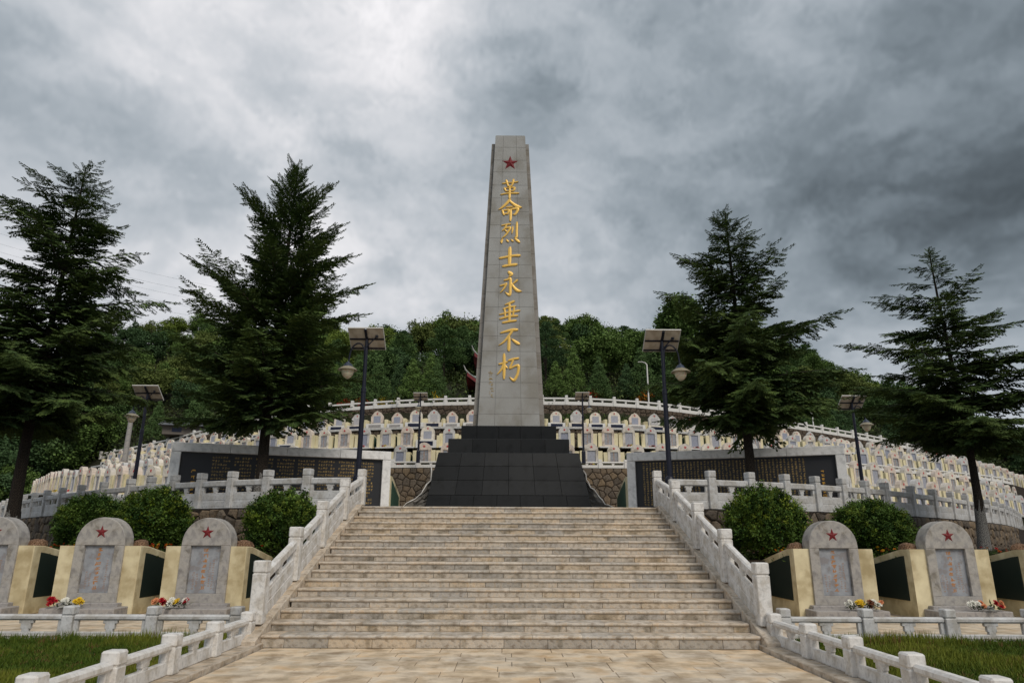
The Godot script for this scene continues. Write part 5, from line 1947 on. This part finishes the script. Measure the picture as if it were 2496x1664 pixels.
	for i in 1500:
		var x := g.randf_range(-84.0, -50.3)
		var z := g.randf_range(-52.0, -92.0)
		xs.append(Transform3D(Basis.from_euler(Vector3(0, g.randf() * TAU, 0)).scaled(Vector3.ONE * g.randf_range(0.6, 1.3)), Vector3(x, hill_y(x, z) + 0.35, z)))
		cs.append(Color(0.045, 0.08, 0.022).lerp(Color(0.12, 0.17, 0.03), g.randf()))
	tag(scatter("undergrowth", clump.mesh(), M.leaf, xs, cs), "dense green undergrowth covering the hill between the trees", "undergrowth", "", "stuff")

# ------------------------------------------------------------------ small things
func flower_mesh(g: RandomNumberGenerator, r: float) -> MB:
	var b := MB.new()
	for k in 3:
		for i in 9:
			var a := TAU * (i + k * 0.5) / 9.0 + g.randf_range(-0.1, 0.1)
			var el := 0.15 + k * 0.45
			var d := Vector3(cos(a) * cos(el), sin(el), sin(a) * cos(el))
			var u := d.cross(Vector3.UP).normalized()
			var L := r * (1.0 - k * 0.18)
			b.tri(Vector3.ZERO, d * L * 0.7 + u * L * 0.22, d * L)
			b.tri(Vector3.ZERO, d * L, d * L * 0.7 - u * L * 0.22)
	return b

func make_bouquet(label: String, at: Vector3, heads: Array, seed_: int) -> void:
	var o := thing("bouquet", label, "bouquet", at, 0.0, "bouquets laid at the front graves")
	var g := RandomNumberGenerator.new()
	g.seed = seed_
	var leaves := MB.new()
	var x0: float = heads[0][0]; var x1: float = heads[-1][0]
	for i in 90:
		var p := Vector3(g.randf_range(x0, x1), g.randf_range(0.01, 0.12), g.randf_range(-0.06, 0.12))
		var d := Vector3(g.randfn(), absf(g.randfn()) * 0.5, g.randfn() + 0.5).normalized() * g.randf_range(0.08, 0.16)
		var u := d.cross(Vector3.UP).normalized() * 0.022
		leaves.col = Color(0.02, 0.045, 0.012).lerp(Color(0.07, 0.10, 0.03), g.randf())
		leaves.tri(p, p + d * 0.5 + u, p + d)
		leaves.tri(p, p + d, p + d * 0.5 - u)
	put("leaves", leaves.mesh(), M.petal, o)
	var wrap_ := MB.new()
	var mid := (x0 + x1) * 0.5
	for i in 10:
		var a := -0.6 + i * 0.12
		wrap_.col = Color(0.36, 0.36, 0.33)
		wrap_.tri(Vector3(mid, 0.02, 0.32), Vector3(mid + sin(a) * 0.2, 0.05 + 0.03 * (i % 2), 0.02), Vector3(mid + sin(a + 0.12) * 0.2, 0.05 + 0.03 * ((i + 1) % 2), 0.02))
	put("paper_wrap", wrap_.mesh(), M.petal, o)
	for hd in heads:
		for k in 3:
			var f := put("flower", T["flower%d" % (k % 2)], T["petal_" + hd[1]], o)
			f.position = Vector3(hd[0] + g.randf_range(-0.05, 0.05), 0.09 + k * 0.03 + g.randf_range(0, 0.03), 0.05 + g.randf_range(-0.05, 0.06))
			f.rotation = Vector3(0.7 + g.randf_range(-0.3, 0.3), 0, g.randf_range(-0.5, 0.5))
			f.scale = Vector3.ONE * g.randf_range(0.85, 1.2)

func make_front_graves() -> void:
	var at := {-1: [-6.96, -9.38, -11.80], 1: [7.44, 10.13, 12.82]}
	var place := ["nearest the steps", "second from the steps", "third from the steps"]
	var k := 0
	for s in [-1, 1]:
		for i in 3:
			var side := "left" if s < 0 else "right"
			var o := make_grave("front_grave", "%s grave with grey arched headstone, red star and cream walls, %s of the steps" % [["nearest", "middle", "outermost"][i], side], "large graves in front of the planting beds", 1, k)
			o.position = Vector3(at[s][i], 0.05, -16.42)
			# earth and flowers behind each headstone, and a round stone
			var g := RandomNumberGenerator.new()
			g.seed = 640 + k
			var xs := []; var cs := []
			var fx := []; var fc := []
			for j in 260:
				var px := g.randf_range(-0.85, 0.85); var pz := g.randf_range(-2.6, -0.35)
				var y := 1.44 + pz * 0.06 + (0.05 if absf(px) < 0.5 else -0.02) + (-0.35 - pz) * -0.05
				xs.append(Transform3D(Basis.from_euler(Vector3(g.randf() * 0.7, g.randf() * TAU, 0)).scaled(Vector3.ONE * g.randf_range(0.5, 1.0)), Vector3(px, y - 0.12 + g.randf_range(0, 0.12), pz)))
				cs.append(Color(0.025, 0.05, 0.012).lerp(Color(0.09, 0.13, 0.025), g.randf()))
			for j in 46:
				var px := g.randf_range(-0.9, 0.9); var pz := g.randf_range(-2.4, -0.4)
				fx.append(Transform3D(Basis.from_euler(Vector3(g.randf_range(0, 1.0), g.randf() * TAU, 0)).scaled(Vector3.ONE * g.randf_range(0.4, 0.8)), Vector3(px, 1.40 + g.randf_range(0.0, 0.12), pz)))
				fc.append([Color(0.45, 0.06, 0.02), Color(0.55, 0.22, 0.02), Color(0.6, 0.36, 0.03), Color(0.35, 0.03, 0.03)][g.randi() % 4])
			var pl := thing("grave_plants", "low green plants with small orange and red flowers behind the %s %s front headstone" % [["nearest", "middle", "outermost"][i], side], "plants", o.position, 0.0, "plants growing on the front graves")
			bake_part("leaves", T.small_clump, M.leaf, xs, cs, pl)
			bake_part("flowers", T.flower_mb, M.petal, fx, fc, pl)
			for j in 2:
				var rk := MB.new()
				rk.stone(g)
				var st := put("round_stone", rk.mesh(), M.boulder)
				st.transform = Transform3D(Basis.from_euler(Vector3(-PI / 2, g.randf() * 3.0, 0)) * Basis.from_scale(Vector3(0.42, 0.36, 0.26)), o.position + Vector3(s * (-0.68 if j == 0 else 0.75), 1.50, -0.42 - 0.5 * j))
				tag(st, "reddish round stone on the %s edge of the %s %s front grave" % ["outer" if (j == 1) else "inner", ["nearest", "middle", "outermost"][i], side], "stone", "round stones on the front graves")
			k += 1
	make_bouquet("bouquet of red, white and yellow flowers on the ledge of the middle left grave", Vector3(-9.68, 0.265, -15.92), [[-0.3, "red"], [-0.24, "red"], [0.02, "white"], [0.1, "white"], [0.3, "yellow"], [0.36, "yellow"]], 31)
	make_bouquet("bouquet of white, yellow and red flowers on the left grave nearest the steps", Vector3(-7.37, 0.265, -15.92), [[-0.34, "orange"], [-0.2, "red"], [0.0, "white"], [0.08, "yellow"], [0.28, "white"], [0.34, "red"]], 32)
	make_bouquet("bouquet of yellow, white and brown-orange flowers on the right grave nearest the steps", Vector3(7.70, 0.265, -15.92), [[-0.32, "white"], [-0.06, "yellow"], [0.0, "yellow"], [0.22, "brown"], [0.3, "white"], [0.38, "orange"]], 33)
	make_bouquet("bouquet of white, pink and dark red flowers on the second grave right of the steps", Vector3(10.46, 0.265, -15.92), [[-0.34, "white"], [-0.26, "white"], [-0.1, "orange"], [0.22, "red"], [0.34, "orange"]], 34)

func make_bushes() -> void:
	var g := RandomNumberGenerator.new()
	g.seed = 21
	var clump := leaf_clump(g, 16, 0.10, 0.068)
	T.small_clump = leaf_clump(g, 12, 0.12, 0.09)
	bush("round_bush", "very dark bush at the far left behind the middle left headstone", Vector3(-12.5, 1.2, -21.2), Vector3(0.98, 0.85, 0.9), 1, clump, 0.01)
	bush("round_bush", "green bush between the two left front headstones", Vector3(-10.15, 1.15, -20.2), Vector3(0.98, 0.93, 0.95), 2, clump, 0.10)
	bush("round_bush", "dense round bush with yellowish leaf tips beside the left stair balustrade", Vector3(-6.1, 1.15, -18.95), Vector3(0.95, 0.88, 0.9), 3, clump, 0.06)
	bush("round_bush", "bright tipped round bush beside the right stair balustrade", Vector3(6.9, 1.15, -19.0), Vector3(1.02, 0.96, 0.95), 4, clump, 0.12)
	bush("round_bush", "dark round bush between the two right front headstones", Vector3(10.25, 1.15, -20.0), Vector3(1.06, 0.82, 0.95), 5, clump, 0.03)

func make_drapes() -> void:
	# loose weathered sheets hanging from the obelisk's flanks to the terrace
	for s in [-1, 1]:
		var b := MB.new()
		var g := RandomNumberGenerator.new()
		g.seed = 70 + s
		var N := 14; var K := 9
		var P := []
		for i in N + 1:
			var t := float(i) / N
			var r := []
			for j in K + 1:
				var u := float(j) / K
				# upper edge clings to the base, lower edge spreads outwards
				var x := lerpf(3.25, 3.75, t) + u * (0.12 + 1.35 * t * t) 
				var y := lerpf(2.05, 0.05, pow(t, 0.8)) - 0.12 * sin(u * PI) * (1.0 - t) + 0.10 * sin(u * 9.0 + t * 5.0) * (0.3 + 0.7 * t) * (1.0 if t < 0.95 else 0.3)
				r.append(Vector3(s * (x + g.randf_range(-0.05, 0.05)), 2.6 + maxf(y + g.randf_range(-0.07, 0.09), 0.02), -31.0 + 0.5 * u - 0.3 * (1 - t) + g.randf_range(-0.06, 0.06)))
			P.append(r)
		for i in N:
			for j in K:
				b.quad(P[i][j], P[i][j + 1], P[i + 1][j + 1], P[i + 1][j])
		var o := thing("draped_sheet", "crumpled grey sheet with pale edges slumped beside the obelisk's %s flank" % ("left" if s < 0 else "right"), "sheet", Vector3.ZERO, 0.0, "sheets beside the obelisk base")
		put("sheet", b.mesh(), M.cloth, o)
		for j in [0, K]:
			var c := MB.new()
			var pts := []; var rad := []
			for i in N + 1:
				pts.append(P[i][j] + Vector3(g.randf_range(-0.05, 0.05), 0.02 + g.randf_range(-0.03, 0.05), 0.03)); rad.append(g.randf_range(0.015, 0.032))
			c.tube(pts, rad, 6)
			put("pale_edge", c.mesh(), M.far_white, o)

func make_pavilion() -> void:
	# two-tiered pavilion behind the obelisk; its left eaves show beside the shaft
	var o := thing("pavilion", "two-tiered pavilion with upturned green and red eaves behind the obelisk", "pavilion", Vector3(-0.75, 13.6, -74.0))
	var b := MB.new()
	b.box(Vector3(0, 0.35, 0), Vector3(6.4, 0.7, 6.4), 0.05)
	put("base", b.mesh(), M.far_tomb[2], o)
	for x in [-2.5, -0.9, 0.9, 2.5]:
		for z in [-2.5, 2.5]:
			b = MB.new()
			b.lathe([Vector2(0.17, 0.7), Vector2(0.16, 4.0)], 10, Transform3D(Basis(), Vector3(x, 0, z)))
			put("column", b.mesh(), M.eave, o)
	for q in [[4.0, 3.55, 1.5], [6.4, 2.85, 1.9]]:
		var yb: float = q[0]; var R: float = q[1]; var rise: float = q[2]
		var n := 8
		var roof := MB.new(); var under := MB.new()
		for side in 4:
			var rot := Basis(Vector3.UP, side * PI / 2)
			for i in n:
				var ring := func(f: float, u: float) -> Vector3: # f across the side -1..1, u 0 eave .. 1 top
					var w := lerpf(R, R * 0.35, u)
					var lift := pow(absf(f), 4.0) * 0.95 * pow(1.0 - u, 3.0)
					return rot * Vector3(f * w, yb + rise * (u * u * 0.6 + u * 0.4) + lift, w * (1.0 + 0.04 * pow(absf(f), 3.0) * (1.0 - u)))
				var f0 := -1.0 + 2.0 * i / n; var f1 := -1.0 + 2.0 * (i + 1) / n
				for j in 5:
					roof.quad(ring.call(f0, j / 5.0), ring.call(f1, j / 5.0), ring.call(f1, (j + 1) / 5.0), ring.call(f0, (j + 1) / 5.0))
				var a: Vector3 = ring.call(f0, 0.0); var e: Vector3 = ring.call(f1, 0.0)
				under.quad(a + Vector3(0, -0.42, 0) * Vector3(1, 1, 1), e + Vector3(0, -0.42, 0), e + Vector3(0, -0.02, 0), a + Vector3(0, -0.02, 0))
				under.quad(Vector3(a.x * 0.5, yb - 0.5, a.z * 0.5), Vector3(e.x * 0.5, yb - 0.5, e.z * 0.5), e + Vector3(0, -0.42, 0), a + Vector3(0, -0.42, 0))
			var pts := []; var rad := []
			for j in 7:
				var u := j / 6.0
				var w := lerpf(R * 1.05, R * 0.35, u)
				pts.append(rot * Vector3(w, yb + rise * (u * u * 0.6 + u * 0.4) + 1.2 * pow(1.0 - u, 3.0), w)); rad.append(0.09)
			pts.push_front((pts[0] as Vector3) * Vector3(1.05, 1, 1.05) + Vector3(0, 0.45, 0)); rad.push_front(0.03)
			var ridge := MB.new()
			ridge.tube(pts, rad, 6)
			put("ridge", ridge.mesh(), M.far_tomb[2], o)
		put("roof", roof.mesh(), M.tile, o)
		put("eaves", under.mesh(), M.eave, o)
	b = MB.new()
	b.box(Vector3(0, 5.6, 0), Vector3(2.4, 1.9, 2.4), 0.02)
	put("upper_storey", b.mesh(), M.eave, o)
	b = MB.new()
	b.lathe([Vector2(1.1, 8.2), Vector2(0.35, 8.6), Vector2(0.2, 8.9), Vector2(0.25, 9.1), Vector2(0.0, 9.6)], 10)
	put("finial", b.mesh(), M.tile, o)

func make_small_things() -> void:
	# thin pale poles
	for q in [[Vector3(14.3, 13.6, -68.0), 5.6, "thin pale lamp pole with curved top, just left of the right near lamp"], [Vector3(34.4, 11.9, -76.0), 3.6, "short pale pole at the top of the hill graves beside the right conifer"], [Vector3(-35.7, 8.4, -64.5), 4.4, "thick pale concrete pole behind the left terrace lamp"]]:
		var thick: float = 0.26 if q[0].x < 0 else 0.085
		var o := thing("pale_pole", q[2], "pole", q[0])
		var b := MB.new()
		var h: float = q[1]
		b.tube([Vector3.ZERO, Vector3(0, h * 0.85, 0), Vector3(0, h * 0.95, 0)], [thick, thick * 0.8, thick * 0.75], 8)
		put("shaft", b.mesh(), M.far_white if q[0].x > 0 else M.plinth, o)
		if q[0].x < 0: continue
		b = MB.new()
		b.tube([Vector3(0, h * 0.94, 0), Vector3(-0.15, h * 0.98, 0), Vector3(-0.5, h, 0), Vector3(-0.9, h * 0.995, 0)], [thick * 0.7, thick * 0.6, thick * 0.5, thick * 0.4], 6)
		put("bracket", b.mesh(), M.far_white, o)
	# cables across the sky between the two left conifers
	for i in 5:
		var b := MB.new()
		var pts := []; var rad := []
		for j in 17:
			var t := j / 16.0
			pts.append(Vector3(lerpf(-120, -52, t), lerpf(60.5, 50.0, t) - i * [0.0, 1.9, 3.4, 5.2, 9.0][i] / maxf(i, 1) - 2.0 * sin(t * PI) + (2.5 * t if i == 4 else 0.0), lerpf(-100, -135, t)))
			rad.append(0.014)
		b.tube(pts, rad, 5)
		var o := put("power_cable", b.mesh(), M.cable)
		tag(o, "thin power cable sagging across the sky between the two left conifers, %s from the top" % ordinal(i), "cable", "power cables in the left sky")
	# the grey-roofed shed at the left edge of the wood
	var shed := thing("shed", "low grey-roofed shed among the trees above the left end of the inscription wall", "shed", Vector3(-36.5, hill_y(-36.5, -79.0), -79.0), 0.25)
	var b := MB.new()
	b.box(Vector3(0, 0.5, 0), Vector3(5.4, 1.0, 4.0), 0.02)
	put("wall", b.mesh(), M.roof_dark, shed)
	b = MB.new()
	b.prism(PackedVector2Array([Vector2(-2.6, 0.98), Vector2(2.6, 0.98), Vector2(0, 1.75)]), -3.1, 3.1, Transform3D(Basis(Vector3(0, 0, -1), Vector3(0, 1, 0), Vector3(1, 0, 0)), Vector3.ZERO))
	put("roof", b.mesh(), M.roof_grey, shed)
	b = MB.new()
	b.box(Vector3(-1.2, 0.55, 2.01), Vector3(1.0, 0.5, 0.06), 0.0)
	put("window", b.mesh(), M.solar, shed)
	# flags and flowering shrubs along the top balustrade
	var g := RandomNumberGenerator.new()
	g.seed = 88
	var t: Array = rows[5]
	var list := [[-17.0, "red"], [-15.0, "red"], [-12.6, "yellow"], [-7.0, "yellow"], [9.0, "red"], [14.0, "orange"]]
	for i in list.size():
		var x: float = list[i][0]
		var P := Vector3(x, 0, -68.5 - maxf(0.0, absf(x) - 8.0) * 0.22)
		P.y = hill_y(x, P.z)
		var o := thing("flowering_shrub", "%s flowering shrub behind the top white balustrade, %s of the row from the left" % [list[i][1], ordinal(i)], "shrub", P, 0.0, "flowering shrubs along the top balustrade")
		var xs := []; var cs := []
		for k in 40:
			var p := Vector3(g.randfn() * 0.35, absf(g.randfn()) * 0.35 + 0.7, g.randfn() * 0.3)
			xs.append(Transform3D(Basis.from_euler(Vector3(g.randf(), g.randf() * TAU, 0)).scaled(Vector3.ONE * 2.2), p))
			var c: Color = {"red": Color(0.5, 0.03, 0.02), "orange": Color(0.5, 0.16, 0.02), "yellow": Color(0.55, 0.38, 0.03)}[list[i][1]]
			cs.append(c if g.randf() < 0.35 else Color(0.06, 0.09, 0.02))
		bake_part("foliage", T.small_clump, M.leaf, xs, cs, o)
	for i in 3:
		var x: float = [5.5, 8.2, 11.0][i]
		var o := thing("hedge_shrub", "dark green shrub overhanging the upper rubble wall right of the obelisk, %s from the shaft" % ordinal(i), "shrub", Vector3(x, 12.0, -64.6), 0.0, "shrubs on the upper wall")
		var xs := []; var cs := []
		for k in 420:
			var p := Vector3(g.randfn() * 0.85, g.randfn() * 0.42, g.randfn() * 0.4)
			xs.append(Transform3D(Basis.from_euler(Vector3(g.randf(), g.randf() * TAU, 0)).scaled(Vector3.ONE * 2.0), p))
			cs.append(Color(0.03, 0.06, 0.02).lerp(Color(0.10, 0.15, 0.03), g.randf()))
		bake_part("foliage", T.small_clump, M.leaf, xs, cs, o)
	# low plants on the planting beds
	var xs := []; var cs := []
	for i in 2600:
		var s := -1.0 if g.randf() < 0.5 else 1.0
		var x := g.randf_range(4.9, 18.0)
		var zt := -20.8 - pow(maxf(0.0, x - 5.0), 1.35) * 0.26
		var z := g.randf_range(zt, -18.3)
		xs.append(Transform3D(Basis.from_euler(Vector3(0, g.randf() * TAU, 0)).scaled(Vector3.ONE * g.randf_range(0.6, 1.4)), Vector3(s * x, 1.28 + g.randf() * 0.08, z)))
		var c := Color(0.018, 0.032, 0.010).lerp(Color(0.06, 0.085, 0.02), g.randf())
		if g.randf() < 0.04: c = Color(0.45, 0.16, 0.03)
		cs.append(c)
	tag(scatter("bed_plants", (T.small_clump as MB).mesh(), M.leaf, xs, cs), "low dark ground cover on the beds under the bushes", "ground cover", "", "stuff")

func make_cedars() -> void:
	var g := RandomNumberGenerator.new()
	g.seed = 13
	for i in 3: sprays.append(spray_mesh(g))
	cedar("conifer", "huge dark conifer at the left edge, cut off by the picture's side", Vector3(-17.2, 1.4, -24.6), 14.6, {"trunk": 0.24, "base": 4.3, "r": 4.4, "pow": 0.62, "lift0": -0.04, "lift1": 0.55, "bend0": 0.35, "bend1": -0.45, "droop": 1.0, "step": 0.125, "spray": 1.2, "whorl": 0.38, "wash": 1.15, "lean": Vector3(0.1, 0, 0)}, 101)
	cedar("conifer", "broad conifer with upswept limbs before the left inscription wall", Vector3(-8.2, 2.6, -23.1), 12.5, {"trunk": 0.21, "base": 3.0, "r": 4.2, "pow": 0.72, "lift0": 0.02, "lift1": 0.95, "bend0": 0.65, "bend1": -0.35, "droop": 0.9, "step": 0.105, "spray": 1.12, "whorl": 0.36, "wash": 1.1, "lean": Vector3(0.12, 0, 0)}, 105)
	cedar("conifer", "dense conifer with drooping sprays before the right inscription wall", Vector3(8.25, 2.6, -23.4), 10.95, {"trunk": 0.19, "base": 3.0, "r": 3.55, "pow": 0.74, "lift0": 0.0, "lift1": 0.6, "bend0": 0.4, "bend1": -0.4, "droop": 1.3, "step": 0.10, "spray": 1.15, "whorl": 0.33, "wash": 1.0, "lean": Vector3(-0.15, 0, 0)}, 103)
	cedar("conifer", "slender open conifer with level limbs at the right edge, ragged limewashed trunk", Vector3(16.25, 1.4, -24.2), 11.0, {"trunk": 0.17, "base": 3.7, "r": 4.1, "pow": 0.78, "lift0": -0.04, "lift1": 0.30, "bend0": 0.25, "bend1": -0.15, "droop": 0.8, "step": 0.12, "spray": 1.15, "whorl": 0.42, "wash": 1.7, "gap": 0.14, "lean": Vector3(-0.1, 0, 0)}, 104)

func make_shared() -> void:
	for i in 4: T["tablet%d" % i] = inscription_mat(200 + i)
	for i in 3:
		var m := StandardMaterial3D.new()
		m.albedo_color = [Color(0.36, 0.37, 0.43), Color(0.46, 0.45, 0.47), Color(0.30, 0.32, 0.40)][i].linear_to_srgb()
		m.albedo_texture = T.streak
		m.roughness = 0.55
		T["far_tablet%d" % i] = m
	T.star = star_mesh(0.165, 0.03)
	T.far_star = star_mesh(0.17, 0.03)
	var g := RandomNumberGenerator.new()
	g.seed = 4
	T.flower_mb = flower_mesh(g, 0.075)
	T.flower0 = (T.flower_mb as MB).mesh()
	T.flower1 = flower_mesh(g, 0.06).mesh()
	for q in [["red", Color(0.36, 0.01, 0.02)], ["white", Color(0.75, 0.74, 0.68)], ["yellow", Color(0.75, 0.52, 0.04)], ["orange", Color(0.66, 0.28, 0.14)], ["brown", Color(0.16, 0.06, 0.03)]]:
		T["petal_" + q[0]] = leafmat(q[1], 0.2, 0.7)

func _ready() -> void:
	make_view()
	make_materials()
	make_shared()
	make_plaza()
	make_terrace()
	make_rows()
	make_hill()
	make_stairs()
	make_terrace_walls()
	make_hill_walls()
	make_obelisk()
	make_panel_wall(-1)
	make_panel_wall(1)
	make_front_balustrades()
	make_bushes()
	make_front_graves()
	make_hill_graves()
	make_cedars()
	make_wood()
	make_lamps()
	make_pavilion()
	make_drapes()
	make_small_things()
	make_grass()
